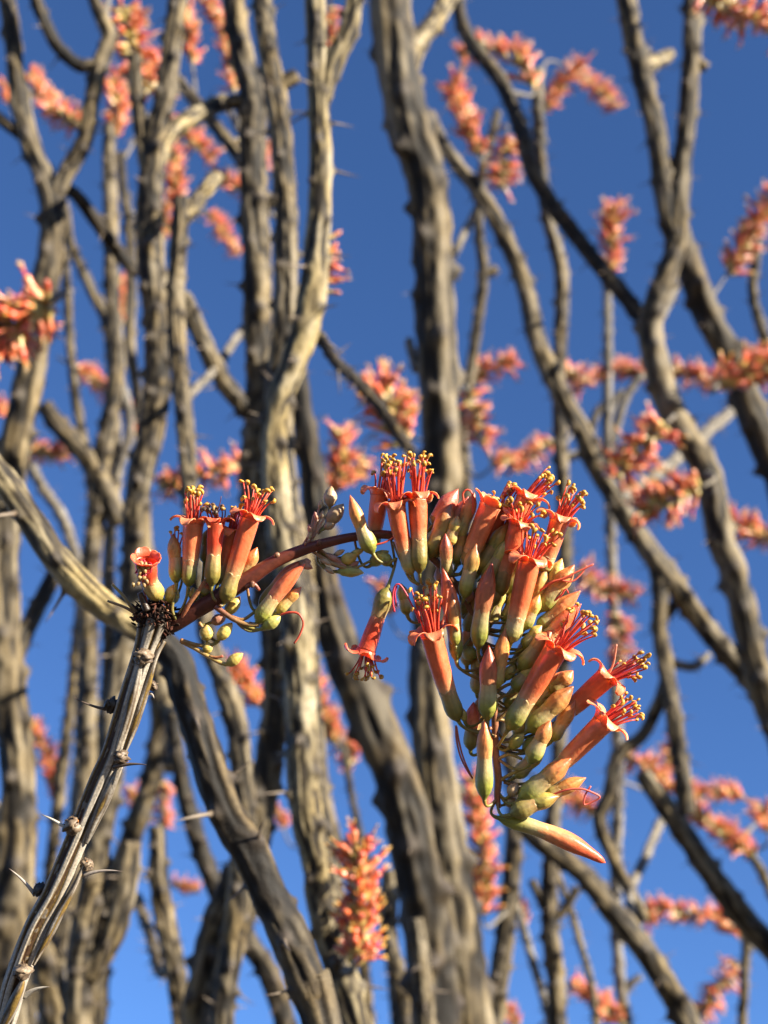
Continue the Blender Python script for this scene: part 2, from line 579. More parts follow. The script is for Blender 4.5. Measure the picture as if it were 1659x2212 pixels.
cane('mid grey cane splitting into three arms, one of them a sunlit-toned bent stub', 1.05,
     [(388, -40, 38), (380, 30, 38), (370, 110, 40), (357, 210, 42), (343, 270, 42), (330, 340, 46), (322, 450, 54), (324, 560, 56), (334, 660, 56), (340, 760, 56), (338, 850, 56), (324, 945, 54), (304, 1030, 54),
      (292, 1130, 52), (282, 1280, 50), (262, 1420, 46), (245, 1540, 48), (240, 1673, 52), (214, 1798, 54), (192, 1948, 56), (178, 2048, 58), (170, 2240, 62)],
     branches=[[(328, 400, 34), (318, 360, 32), (305, 290, 30), (295, 200, 30), (290, 120, 28)],
               ([(330, 375, 38), (342, 330, 38), (362, 292, 38), (395, 265, 37), (440, 240, 36), (484, 218, 32)], {'dd': 0.13, 'mat': M_BARK_CREAM_LIT}),  # bent stub coloured lighter to look sunlit
               [(190, 2110, 46), (222, 2060, 48), (252, 1996, 48), (272, 1895, 48), (284, 1818, 40)]], near=True)

cane('slim cane with a snapped sunlit-toned stub, rising from behind the small flower tuft', 0.98,
     [(393, 428, 34), (386, 550, 36), (380, 640, 36), (383, 740, 36), (391, 831, 36), (401, 931, 36), (408, 1031, 36), (420, 1200, 38), (450, 1380, 42), (480, 1470, 44), (508, 1560, 46), (522, 1650, 46), (528, 1760, 48), (520, 1900, 48), (500, 2050, 48), (480, 2240, 50)],
     branches=[([(398, 470, 30), (415, 448, 32), (440, 415, 32), (467, 384, 30)], {'dd': 0.09, 'mat': M_BARK_CREAM_LIT}),  # sunlit look of the snapped stub comes from its lighter bark
               ([(396, 862, 20), (430, 832, 19), (470, 791, 18), (500, 745, 18), (532, 704, 17)], dict(PALE, dd=0.3, spines=False))])

cane('old cane with a wide Y fork above the spreading flower spray, darkest towards its foot', 1.18,
     [(4, -60, 32), (26, 60, 34), (36, 160, 36), (55, 280, 40), (92, 385, 44), (110, 450, 50), (106, 560, 54), (82, 700, 60), (56, 850, 62), (30, 980, 62), (12, 1150, 62), (8, 1350, 66), (20, 1500, 70), (34, 1640, 74), (36, 1770, 78), (30, 1950, 88), (10, 2240, 96)],
     branches=[[(108, 445, 36), (128, 405, 36), (152, 362, 36), (185, 300, 34), (200, 215, 34), (216, 140, 34), (236, 82, 30), (216, 30, 28), (192, -40, 26)],
               ([(118, 400, 26), (160, 418, 27), (210, 480, 28), (252, 540, 28), (296, 592, 26)], {'dd': 0.08, 'mat': M_BARK_DARK_SHADE}),
               ([(22, 1450, 38), (40, 1395, 38), (75, 1325, 36), (110, 1260, 34), (140, 1205, 30)], {'dd': 0.05, 'mat': M_BARK_DARK_SHADE}),
               ([(218, 140, 28), (170, 140, 28), (125, 100, 27), (95, 45, 26), (62, -40, 24)], {'dd': -0.02, 'mat': M_BARK_DARK_SHADE}),
               ([(52, 300, 24), (20, 275, 24), (-30, 235, 22)], {'mat': M_BARK_DARK_SHADE})], near=True)

cane('tall Y-forked cane with a sunlit-toned knob stub, standing clear against the sky', 1.5,
     [(1497, -40, 36), (1492, 120, 37), (1486, 225, 38), (1473, 350, 39), (1466, 450, 42), (1463, 525, 42), (1440, 590, 44), (1418, 650, 46), (1404, 710, 48), (1420, 796, 52), (1447, 881, 54), (1490, 956, 55), (1528, 1020, 56), (1546, 1106, 56), (1560, 1181, 56), (1582, 1228, 58), (1606, 1328, 60), (1632, 1428, 60), (1665, 1530, 60), (1700, 1640, 62), (1740, 1850, 66), (1760, 2240, 70)],
     branches=[[(1462, 530, 40), (1445, 470, 42), (1434, 400, 42), (1420, 300, 42), (1396, 200, 42), (1372, 100, 42), (1345, -40, 40)],
               ([(1378, 168, 30), (1395, 148, 32), (1418, 134, 32), (1442, 120, 30)], {'dd': 0.12, 'mat': M_BARK_CREAM_LIT}),  # knob stub brightened in colour as if in the sun
               [(1490, 135, 24), (1510, 138, 24), (1526, 148, 22)],
               ([(1403, 715, 34), (1385, 690, 34), (1350, 642, 34), (1295, 577, 33), (1240, 506, 33), (1190, 440, 33), (1150, 372, 33), (1130, 300, 33), (1110, 240, 32), (1080, 175, 31), (1040, 122, 30), (1002, 62, 28), (982, -40, 26)], {'mat': M_BARK_DARK_SHADE, 'dd': 0.1}),
               ([(1402, 715, 22), (1420, 690, 22), (1448, 645, 20), (1462, 620, 16)], dict(PALE, dd=0.1))], near=False)

cane('thick dark leaning cane passing behind the tall Y-forked cane', 1.6,
     [(1440, 380, 44), (1462, 480, 48), (1482, 555, 54), (1508, 631, 56), (1540, 706, 58), (1580, 781, 60), (1620, 881, 62), (1655, 970, 62), (1700, 1100, 64), (1760, 1400, 66), (1800, 2240, 70)],
     mat=M_BARK_DARK_SHADE)

cane('long dark cane sweeping diagonally down to the sky side, with a bare whitish twig', 1.62,
     [(925, 245, 26), (945, 290, 28), (982, 352, 30), (1030, 410, 33), (1068, 468, 35), (1110, 552, 36), (1140, 634, 38), (1157, 721, 39), (1182, 791, 40), (1220, 871, 40), (1260, 941, 41), (1287, 1006, 42), (1326, 1072, 42), (1362, 1131, 43), (1405, 1195, 44), (1455, 1258, 44), (1505, 1330, 45), (1565, 1403, 46), (1625, 1472, 48), (1690, 1560, 50), (1745, 1800, 54), (1770, 2240, 56)],
     branches=[([(1335, 1086, 26), (1355, 1074, 27), (1455, 996, 27), (1530, 931, 27), (1612, 864, 25)], dict(PALE, dd=0.40)),
               ([(1404, 1196, 30), (1425, 1260, 34), (1424, 1353, 34), (1440, 1453, 35), (1456, 1553, 36), (1470, 1648, 36), (1482, 1760, 38)], {'dd': -0.02}),
               ([(1438, 1470, 26), (1420, 1525, 26), (1385, 1590, 26), (1332, 1632, 27), (1316, 1713, 28), (1295, 1768, 29), (1320, 1848, 28), (1360, 1928, 28), (1388, 1990, 28)], {'dd': 0.0}),
               ([(1440, 1330, 22), (1462, 1300, 22), (1478, 1250, 18)], {'dd': 0.05}),
               ([(1428, 1420, 20), (1460, 1435, 20), (1500, 1440, 19), (1530, 1415, 16)], dict(PALE, dd=0.05))], near=False)

cane('sturdy grey cane slanting steeply under the lowest coral bud, sunlit along its upper flank', 1.65,
     [(1385, 1670, 34), (1430, 1733, 42), (1495, 1828, 46), (1550, 1908, 48), (1610, 1990, 50), (1685, 2075, 52), (1760, 2240, 54)], base=(0.75, 1.7))
cane('dark grey cane rising from behind the lowest coral bud and leaning into open sky', 1.5,
     [(1120, 1770, 36), (1160, 1812, 40), (1212, 1850, 44), (1272, 1905, 46), (1330, 1978, 48), (1390, 2048, 48), (1440, 2123, 50), (1500, 2240, 52)], base=(0.45, 1.5),
     branches=[([(1370, 2030, 20), (1362, 1930, 20), (1395, 1850, 20), (1427, 1772, 18)], dict(PALE, dd=0.3, spines=False))])
cane('slender upright cane with a broken top, standing beside the sweeping dark cane', 2.0,
     [(1158, 150, 22), (1160, 225, 25), (1166, 325, 26), (1170, 400, 26), (1180, 460, 27), (1202, 540, 28), (1214, 602, 28), (1212, 731, 29), (1208, 821, 29), (1210, 931, 30), (1216, 1040, 30), (1222, 1250, 30), (1215, 1450, 30), (1205, 1650, 30), (1190, 1850, 32), (1185, 1960, 36), (1198, 2098, 38), (1205, 2240, 40)],
     branches=[([(1190, 1990, 20), (1165, 1940, 20), (1148, 1900, 18)], {}), ([(1192, 1990, 20), (1222, 1960, 20), (1248, 1915, 18)], {}),
               ([(1212, 985, 18), (1235, 985, 18), (1256, 978, 16)], PALE)])
cane('thin knobbly twig-like cane curving beside the heavy trunk-like cane', 2.0,
     [(1075, 240, 16), (1066, 280, 18), (1046, 350, 20), (1036, 425, 21), (1035, 500, 21), (1045, 590, 23), (1031, 706, 23), (1016, 806, 24), (1004, 881, 24), (1000, 956, 24), (1010, 1100, 26), (1030, 1300, 28), (1070, 1500, 30), (1110, 1680, 34), (1112, 1798, 36), (1102, 1923, 38), (1090, 2023, 40), (1062, 2240, 44)],
     branches=[([(1042, 592, 16), (1058, 590, 18), (1072, 580, 20)], {}),
               ([(985, 600, 18), (972, 568, 17), (1000, 510, 17), (1030, 452, 16)], dict(PALE, dd=0.05, spines=False))])
cane('whitish bare cane with two bowed twigs, standing between two dark canes', 2.5,
     [(1312, 600, 17), (1312, 680, 19), (1313, 800, 20), (1312, 931, 21), (1318, 1100, 22), (1325, 1300, 22), (1330, 1500, 24), (1335, 1700, 24), (1330, 1900, 24), (1332, 2018, 24), (1340, 2123, 24), (1358, 2240, 25)],
     branches=[([(1314, 1010, 16), (1330, 930, 17), (1352, 860, 18), (1384, 808, 17)], PALE),
               ([(1313, 905, 15), (1330, 862, 16), (1345, 846, 16)], PALE), ([(1313, 1000, 16), (1278, 950, 17), (1288, 893, 17), (1312, 868, 16)], PALE),
               ([(1345, 2150, 16), (1362, 2125, 16), (1385, 2108, 14)], PALE)], mat=M_BARK_PALE)
cane('grey scarred cane crossed by the dark slanting twig of the old forked cane', 1.95,
     [(237, 270, 24), (236, 340, 28), (240, 450, 30), (241, 560, 31), (246, 700, 32), (254, 781, 34), (246, 856, 36), (228, 946, 38), (219, 1006, 38), (212, 1090, 38), (200, 1200, 38), (194, 1330, 36), (195, 1428, 36), (190, 1553, 36), (186, 1678, 36), (160, 1850, 38), (130, 2000, 40), (100, 2240, 42)],
     branches=[([(262, 1131, 40), (240, 1081, 42), (215, 1031, 42), (183, 981, 41), (135, 928, 40), (95, 876, 36)], {}),
               ([(244, 780, 20), (268, 850, 20), (280, 930, 20), (250, 1040, 20)], PALE)])
cane('slim grey cane partly hidden behind the three-armed cane', 2.2,
     [(262, 330, 18), (266, 400, 20), (280, 500, 21), (283, 620, 22), (281, 731, 22), (290, 806, 22), (300, 880, 22), (310, 1000, 22), (320, 1200, 24), (345, 1450, 40), (345, 1578, 42), (326, 1678, 44), (300, 1760, 44), (268, 1860, 46), (235, 1960, 46), (205, 2240, 48)],
     branches=[([(352, 1500, 30), (368, 1545, 34), (372, 1600, 30), (365, 1665, 22)], dict(dd=-0.1))])
cane('wiry grey cane bending away beneath the wide Y fork', 2.25,
     [(120, 380, 16), (140, 450, 18), (150, 520, 20), (172, 570, 21), (202, 635, 22), (228, 690, 22), (238, 760, 22), (246, 860, 22), (252, 1000, 22), (236, 1200, 24), (238, 1403, 32), (236, 1503, 34), (222, 1600, 34), (190, 1800, 36), (140, 2000, 38), (110, 2240, 40)])
cane('threadlike dark cane running down past the yellowish withered spike', 2.3,
     [(140, 540, 17), (146, 640, 18), (150, 731, 19), (160, 831, 20), (172, 911, 20), (186, 980, 21), (200, 1100, 22), (180, 1250, 22), (160, 1450, 22), (130, 1700, 24), (100, 1950, 26), (60, 2240, 28)])
cane('short sunlit cane with a cut top near the spiny flowering stem', 1.35,
     [(340, 1785, 34), (345, 1898, 40), (360, 1998, 42), (380, 2098, 44), (400, 2240, 48)], near=True, base=(-0.02, 1.35),
     branches=[([(372, 2080, 20), (345, 2098, 22), (325, 2023, 22), (296, 1938, 20)], {'dd': 0.5})])
cane('broad cane with ridged cream bark ending in a blunt broken top', 1.15,
     [(500, 1870, 38), (488, 1925, 48), (465, 1985, 54), (446, 2060, 58), (432, 2140, 60), (425, 2240, 64)], near=True, base=(0.0, 1.3))
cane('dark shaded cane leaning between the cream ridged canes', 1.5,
     [(372, 1540, 30), (382, 1620, 32), (402, 1723, 34), (430, 1823, 36), (455, 1890, 38), (500, 1980, 42), (548, 2045, 44), (590, 2123, 44), (625, 2240, 46)], mat=M_BARK_DARK_SHADE)
cane('mottled cane slanting at the foot of the spiny flowering stem', 1.3,
     [(-30, 1740, 44), (0, 1800, 50), (35, 1900, 54), (65, 1990, 56), (100, 2080, 58), (130, 2240, 60)], near=True, base=(-0.1, 1.35))
cane('thin pale cane between the cream forked cane and the dark slanting one', 2.4,
     [(690, 1500, 18), (695, 1648, 20), (715, 1773, 21), (745, 1858, 22), (775, 1980, 24), (800, 2240, 26)])
cane('thin dark cane between the cream forked cane and the heavy trunk-like one', 2.4,
     [(730, 1560, 14), (750, 1663, 15), (765, 1748, 16), (790, 1850, 18), (820, 1960, 20), (845, 2080, 22), (860, 2240, 24)], mat=M_BARK_DARK_SHADE)
cane('grey cane standing close against the foot of the heavy trunk-like cane', 1.55,
     [(838, 1880, 28), (840, 1950, 32), (842, 2030, 34), (862, 2123, 36), (880, 2240, 38)], base=(0.12, 1.5))
cane('pale cane in front of the dark slanting cane at the bottom of the thicket', 1.05,
     [(898, 1985, 30), (905, 2040, 36), (915, 2148, 40), (922, 2240, 42)], base=(0.08, 1.3), near=True)
cane('threadlike brown cane curving beside the forked slender cane', 2.3,
     [(1196, 1840, 13), (1204, 1885, 14), (1232, 1965, 15), (1256, 2048, 15), (1276, 2123, 15), (1290, 2240, 16)])
cane('bluish grey bare cane low beside the heavy trunk-like cane', 2.6,
     [(1105, 1920, 15), (1122, 1975, 17), (1150, 2073, 18), (1172, 2148, 18), (1195, 2240, 19)], mat=M_BARK_PALE)
cane('thin cane ending in a red flower spike at the edge of open sky', 2.1,
     [(1640, 480, 16), (1632, 556, 20), (1626, 631, 21), (1648, 720, 22), (1690, 830, 24), (1740, 1100, 26), (1790, 2240, 30)], base=(1.2, 2.4))
cane('thin grey cane cut by the edge of the sky below the drooping pink spikes', 2.3,
     [(1608, 2000, 17), (1612, 2068, 19), (1608, 2140, 20), (1604, 2240, 20)], base=(0.9, 2.5))
cane('pale thin twig-topped cane under the small pink spray', 2.2,
     [(60, 985, 20), (72, 1015, 22), (100, 1065, 22), (138, 1125, 22), (170, 1250, 24), (180, 1500, 26), (150, 1900, 28), (120, 2240, 30)], mat=M_BARK_PALE)
cane('wispy cane carrying a drooping pink spike beneath the steep grey cane', 2.3,
     [(1600, 1820, 18), (1636, 1868, 21), (1665, 1925, 22), (1720, 2050, 24), (1760, 2240, 26)], base=(1.1, 2.5))

# ------------------------------------------------------------------ out-of-focus flower spikes on the canes
C_CAL = np.array((0.56, 0.48, 0.17))
C_COR = np.array((0.84, 0.22, 0.095))
C_RED = np.array((0.74, 0.085, 0.04))


def spike(pts, w, tone=0.0, d=None, dens=1.0):
    sw = w
    mid = np.mean(np.array(pts, float), axis=0)
    dw = d or float(np.clip(112.0 / w, 1.25, 2.6))
    best = None
    for (ob, q, z, u, v, r) in ALL_PTS:
        for e in (pts[0], pts[-1]):
            c = 1.7 * math.hypot(u - e[0], v - e[1]) * z / FPX + 0.22 * abs(z - dw)
            if best is None or c < best[0]:
                best = (c, ob, q, z, e, r)
    _, ob, q, zc, e, rc = best
    zs = zc + float(np.clip(dw - zc, -0.12, 0.30))
    if e == pts[-1]:
        pts = pts[::-1]
    p3 = np.array([P(u, v, zs) for u, v in pts])
    if len(p3) == 2:
        m = (p3[0] + p3[1]) / 2 + np.array([0, 0, 1]) * 0.06 * np.linalg.norm(p3[1] - p3[0])
        p3 = np.array([p3[0], m, p3[1]])
    ax = catmull(p3, np.linalg.norm(p3[-1] - p3[0]) / 24)
    W = sw * zs / FPX
    L = np.sum(np.linalg.norm(np.diff(ax, axis=0), axis=1))
    fl = min(max(W * 0.55, 0.011), 0.021)
    nfl = int(np.clip(dens * 34 * L * W / (fl * fl * 3.2), 18, 190))
    bag = Bag()
    loose = []
    v_, f_ = tube(ax, np.linspace(0.0016, 0.0006, len(ax)), 6)
    bag.add(v_, f_, (0.20, 0.05, 0.025))
    t, n, b = frames(ax)
    main = bag
    for k in range(nfl):
        if w >= 88:
            bag = Bag()
            loose.append(bag)
        s = (k + rng.random()) / nfl
        i = min(int(s * (len(ax) - 1)), len(ax) - 2)
        a = rng.random() * 6.283
        env = 0.55 + 0.45 * math.sin(math.pi * min(1, 0.25 + 0.75 * s)) if s > 0.2 else 0.8
        rad = math.cos(a) * n[i] + math.sin(a) * b[i]
        dr = rad * 0.9 + t[i] * rng.uniform(0.1, 0.8) + np.array([0, 0, 0.45]) + rng.normal(size=3) * 0.2
        dr /= np.linalg.norm(dr)
        st = ax[i] + rad * max(0.0, W * 0.5 * env - fl * 0.75) * rng.random()
        ln = fl * rng.uniform(0.7, 1.15)
        opened = rng.random() < 0.6
        ts = np.array([0, 0.18, 0.36, 0.42, 0.7, 0.9, 1.0])
        rr = (np.array([0.3, 1.0, 0.85, 0.72, 0.85, 1.05 if opened else 0.7, 0.9 if opened else 0.15])) * ln * 0.16
        pp = st[None] + dr[None] * (ts * ln)[:, None]
        vv, ff = tube(pp, rr, 7)
        jit = rng.uniform(0.7, 1.15) * (1 - tone * 0.45)
        hue = rng.random()
        cor = C_COR * 0.4 + 0.6 * (np.array((0.88, 0.36, 0.19)) if hue < 0.25 else np.array((0.78, 0.10, 0.05)) if hue < 0.62 else C_COR)
        cpos = rng.uniform(0.30, 0.5)
        cc = ramp(ts, [(0, C_CAL * 0.8), (cpos, C_CAL * 1.15), (cpos + 0.1, cor), (1.0, (cor if opened else cor * np.array((0.8, 0.9, 0.9))))]) * jit
        bag.add(vv, ff, rep(np.clip(cc, 0, 0.85), 7))
        if opened:
            for _ in range(4):
                d2 = dr + rng.normal(size=3) * 0.2
                pp = st[None] + dr[None] * ln * 0.9 + d2[None] * (np.array([0, 0.25, 0.5, 0.56]) * ln)[:, None]
                vv, ff = tube(pp, np.array([0.03, 0.025, 0.045, 0.02]) * ln, 4)
                bag.add(vv, ff, rep(np.array([C_RED, C_RED * 1.2, (0.62, 0.40, 0.07), (0.62, 0.40, 0.07)]), 4))
    o = main.build('flower_spike', M_SPIKE, ob)
    for lb in loose:
        lb.build('blossom', M_SPIKE, o)
    if not loose:
        o['kind'] = 'stuff'
    # the stalk that ties it to its cane
    d0 = (ax[0] - ax[2]) / np.linalg.norm(ax[0] - ax[2])
    gap = np.linalg.norm(q - ax[0])
    tt = np.linspace(0, 1, 14)[:, None]
    c1, c2 = q + (ax[0] - q) * 0.3, ax[0] + d0 * gap * 0.3
    st = (1 - tt) ** 3 * q + 3 * (1 - tt) ** 2 * tt * c1 + 3 * (1 - tt) * tt * tt * c2 + tt ** 3 * ax[0]
    v_, f_ = tube(st, np.linspace(min(0.0035, rc), 0.0018, 14), 7)
    mk('stalk', v_, f_, M_BARK_PALE, o, None, {'bark': np.full(len(v_), 0.45), 'node': np.zeros(len(v_))})


SPIKES = [
    ([(-120, 770), (0, 715), (105, 655)], 150, 0.1, 0.8, 2.0), ([(62, 165), (110, 235), (178, 272)], 52), ([(5, 180), (20, 225)], 36),
    ([(262, 20), (285, 110), (335, 215)], 78), ([(238, 170), (250, 240), (245, 305)], 52), ([(398, 20), (415, 135)], 48), ([(448, 0), (482, 70), (505, 195)], 40),
    ([(360, 255), (395, 295), (465, 342)], 46), ([(508, 305), (570, 365)], 62), ([(372, 330), (385, 455)], 52), ([(362, 440), (355, 515)], 34), ([(460, 375), (535, 425)], 42),
    ([(448, 465), (518, 548)], 36), ([(712, 15), (712, 112)], 32), ([(706, 490), (704, 570), (700, 650)], 34, 0.0, 0.9),
    ([(995, 125), (1045, 100), (1095, 125)], 50), ([(1110, 115), (1150, 190)], 66), ([(978, 185), (1005, 260), (1032, 335)], 56), ([(1095, 295), (1085, 405)], 60),
    ([(1258, 140), (1215, 185), (1178, 238)], 44), ([(1248, 160), (1290, 190), (1335, 235)], 38), ([(1315, 600), (1322, 520), (1327, 450)], 58),
    ([(1520, -10), (1590, 25), (1690, 80)], 76, 0.0, 1.4), ([(1570, 592), (1620, 510), (1690, 400)], 62, 0.5), ([(1560, 835), (1620, 800), (1700, 790)], 100, 0.1, 1.4),
    ([(1445, 800), (1500, 812), (1565, 830)], 48, 0.3), ([(1290, 810), (1340, 800), (1395, 812)], 44, 0.3), ([(1200, 795), (1275, 832)], 48, 0.4),
    ([(790, 835), (835, 860), (870, 960)], 112, 0.0, 1.5), ([(1000, 835), (1060, 795), (1108, 785)], 50), ([(1010, 850), (1030, 900), (1042, 965)], 58),
    ([(735, 935), (740, 1000), (720, 1065)], 62, 0.2), ([(780, 980), (770, 1040)], 50, 0.2), ([(345, 1060), (430, 1030), (525, 1010)], 66, 0.1), ([(1060, 1010), (1085, 985), (1112, 1015)], 62),
    ([(1115, 1005), (1150, 985), (1195, 955)], 46), ([(1432, 920), (1380, 965), (1325, 1035)], 78), ([(1372, 1105), (1440, 1085), (1508, 1055)], 88), ([(1560, 1125), (1630, 1155), (1700, 1165)], 58),
    ([(66, 965), (105, 985), (145, 980)], 52), ([(-15, 880), (20, 900)], 44), ([(162, 795), (200, 820), (235, 858)], 40, -0.2), ([(276, 870), (290, 945)], 30),
    ([(258, 595), (270, 705)], 30), ([(1245, 1235), (1300, 1275), (1372, 1290)], 52, 0.3), ([(1330, 1330), (1350, 1440)], 54, 0.3), ([(678, 1475), (695, 1540), (725, 1605)], 62, 0.2),
    ([(730, 1590), (765, 1650)], 46, 0.3), ([(498, 1440), (530, 1480), (565, 1530)], 56), ([(64, 1565), (105, 1640), (122, 1730)], 46, 0.35), ([(285, 1705), (295, 1760)], 32, 0.4),
    ([(352, 1690), (350, 1790)], 36, 0.3), ([(1020, 1680), (1040, 1810), (1042, 1975)], 66, 0.0), ([(770, 1835), (780, 1950), (765, 2085)], 96, 0.2, 0.7),
    ([(1175, 1690), (1230, 1720), (1288, 1765)], 50, 0.1), ([(1355, 1635), (1400, 1660), (1455, 1710)], 52), ([(1452, 1600), (1440, 1680)], 40), ([(1485, 1718), (1545, 1710), (1605, 1722)], 44),
    ([(1500, 1750), (1560, 1800), (1625, 1850)], 54), ([(1640, 1740), (1660, 1800)], 52), ([(1385, 1985), (1430, 1965), (1485, 1975), (1540, 1980), (1595, 2025)], 46, 0.1),
    ([(1595, 2085), (1555, 2135), (1505, 2205)], 48), ([(1235, 2125), (1290, 2165), (1345, 2215)], 48), ([(1092, 2180), (1120, 2215)], 40), ([(545, 1130), (575, 1210)], 62, 0.1),
    ([(690, 1120), (705, 1200)], 48, 0.2), ([(815, 1260), (840, 1330)], 44, 0.3), ([(370, 1910), (425, 1925)], 30, 0.5), ([(598, 1745), (612, 1790)], 30, 0.3), ([(1120, 1950), (1135, 2000)], 34, 0.4),
]
for s_ in SPIKES:
    spike(*s_)

# ------------------------------------------------------------------ the flowering cane in focus
PXW = Z0 / FPX                               # one photo unit in metres at the flowering cane


def Q(u, v, dz=0.0):
    return P(u, v, Z0 + dz * PXW)


stem_pts = [(-330, 3150, 46, 420), (-200, 2760, 48, 190), (-85, 2440, 50, 60), (-24, 2290, 51, 20), (12, 2199, 52, 8), (34, 2119, 52, 4), (76, 2007, 52, 0), (118, 1927, 50, 0), (160, 1827, 49, 0), (189, 1755, 49, 0), (217, 1687, 51, 0), (246, 1623, 52, 0),
            (276, 1527, 53, 0), (297, 1459, 52, 0), (316, 1399, 54, 0), (328, 1362, 66, 0), (334, 1338, 70, 0), (338, 1318, 54, 0)]
ctrl = np.array([[*Q(u, v, z), w / 2 * PXW] for u, v, w, z in stem_pts])
root = np.array([-0.30, 0.48, -0.02])
p0 = ctrl[0, :3]
dwn = (ctrl[0, :3] - ctrl[1, :3]) / np.linalg.norm(ctrl[0, :3] - ctrl[1, :3])
ex = []
for t in np.linspace(1, 0, 9)[:-1]:
    q = (1 - t) ** 3 * p0 + 3 * (1 - t) ** 2 * t * (p0 + dwn * 0.25) + 3 * (1 - t) * t * t * (root + np.array([0, 0, 0.5])) + t ** 3 * root
    ex.append([*q, ctrl[0, 3] * (1 + 0.9 * t)])
lower = catmull(np.array(ex + [list(ctrl[0])]), 0.004)
upper = catmull(ctrl, 2.2 * PXW)
FC = empty('flowering_cane', root, 'slim spiny silver-grey cane bearing the sharp coral flower head and a smaller tuft of blossoms', 'flowering cane')
bark_tube('stem_foot', lower[:, :3], lower[:, 3], FC, M_STEM, 900, False, spines=False)


def stem_mesh():
    c = upper
    n, seg = len(c), 120
    s = np.concatenate([[0], np.cumsum(np.linalg.norm(np.diff(c[:, :3], axis=0), axis=1))]) / PXW
    t, nn, bb = frames(c[:, :3])
    th = np.linspace(0, 2 * math.pi, seg, endpoint=False)
    TH, S = np.meshgrid(th, s, indexing='xy')
    # the angle that faces the viewer, ring by ring
    face = np.arctan2(-(bb @ FWD), -(nn @ FWD))
    A = TH - face[:, None]                      # 0 faces the viewer
    rg = np.random.default_rng(5)
    h = np.zeros_like(TH)
    rid = [(-0.15, 0.34), (0.95, 0.42), (2.2, 0.45), (3.3, 0.4), (4.35, 0.34), (-1.1, 0.22)]
    for k, (a, w) in enumerate(rid):
        a0 = a + 0.22 * np.sin(S / 260 + k * 1.9) + 0.10 * np.sin(S / 95 + k)
        w0 = w * (1 + 0.25 * np.sin(S / 150 + k * 2.3))
        d = (A - a0 + math.pi) % (2 * math.pi) - math.pi
        h = np.maximum(h, np.clip(1.25 - (np.abs(d) / w0) ** 2.2, 0, 1) ** 0.6)
    ny = lambda L: int(s[-1] / L) + 2
    x = TH / (2 * math.pi)
    n1 = vnoise(rg, (x * 40) % 40, S / 70, 40, ny(70))
    n2 = vnoise(rg, (x * 24) % 24, S / 16, 24, ny(16))
    n3 = vnoise(rg, (x * 60) % 60, S / 180, 60, ny(180))
    flake = (n2 > 0.82) * (h < 0.35)
    mod = 0.78 + 0.21 * h + 0.03 * (n1 - 0.5) * (0.3 + h) + 0.025 * (n3 - 0.5) + 0.03 * flake
    hb = np.clip(h * 0.85 + 0.30 * (n1 - 0.5) + 0.25 * (n3 - 0.5) + 0.10, 0, 1)
    hb = np.where(flake & (h < 0.2), np.maximum(hb, 0.56), hb)
    node = np.zeros_like(h)
    top = np.clip((S - (s[-1] - 70)) / 60, 0, 1)
    node = np.maximum(node, top * 0.92)
    v, f = tube(c[:, :3], c[:, 3], seg, mod)
    cap = lambda B: np.vstack([B[:1], B, B[-1:]]).ravel()
    return mk('stem', v, f, M_STEM, FC, None, {'bark': cap(hb), 'node': cap(node)})


STEM = stem_mesh()


def lumpy(name, c, rx, up, mat, parent, cols, seed, amp=0.3, seg=18, rows=12, elong=1.3):
    rg = np.random.default_rng(seed)
    th = np.linspace(0, math.pi, rows)
    n = len(th)
    up = up / np.linalg.norm(up)
    p = c[None] - up[None] * (np.cos(th) * rx * elong)[:, None]
    x, y = np.meshgrid(np.arange(seg) / seg * 9, np.arange(n) * 0.9, indexing='xy')
    mod = 1 + amp * (vnoise(rg, x % 9, y, 9, int(n) + 2) - 0.5) * 2
    v, f = tube(p, np.sin(th) * rx + rx * 0.02, seg, mod, ends=False)
    cc = np.asarray(cols[0]) + (np.asarray(cols[1]) - np.asarray(cols[0])) * np.repeat(rg.random((n, 1)), seg, 0) * rg.random((n * seg, 1))
    return mk(name, v, f, mat, parent, cc)


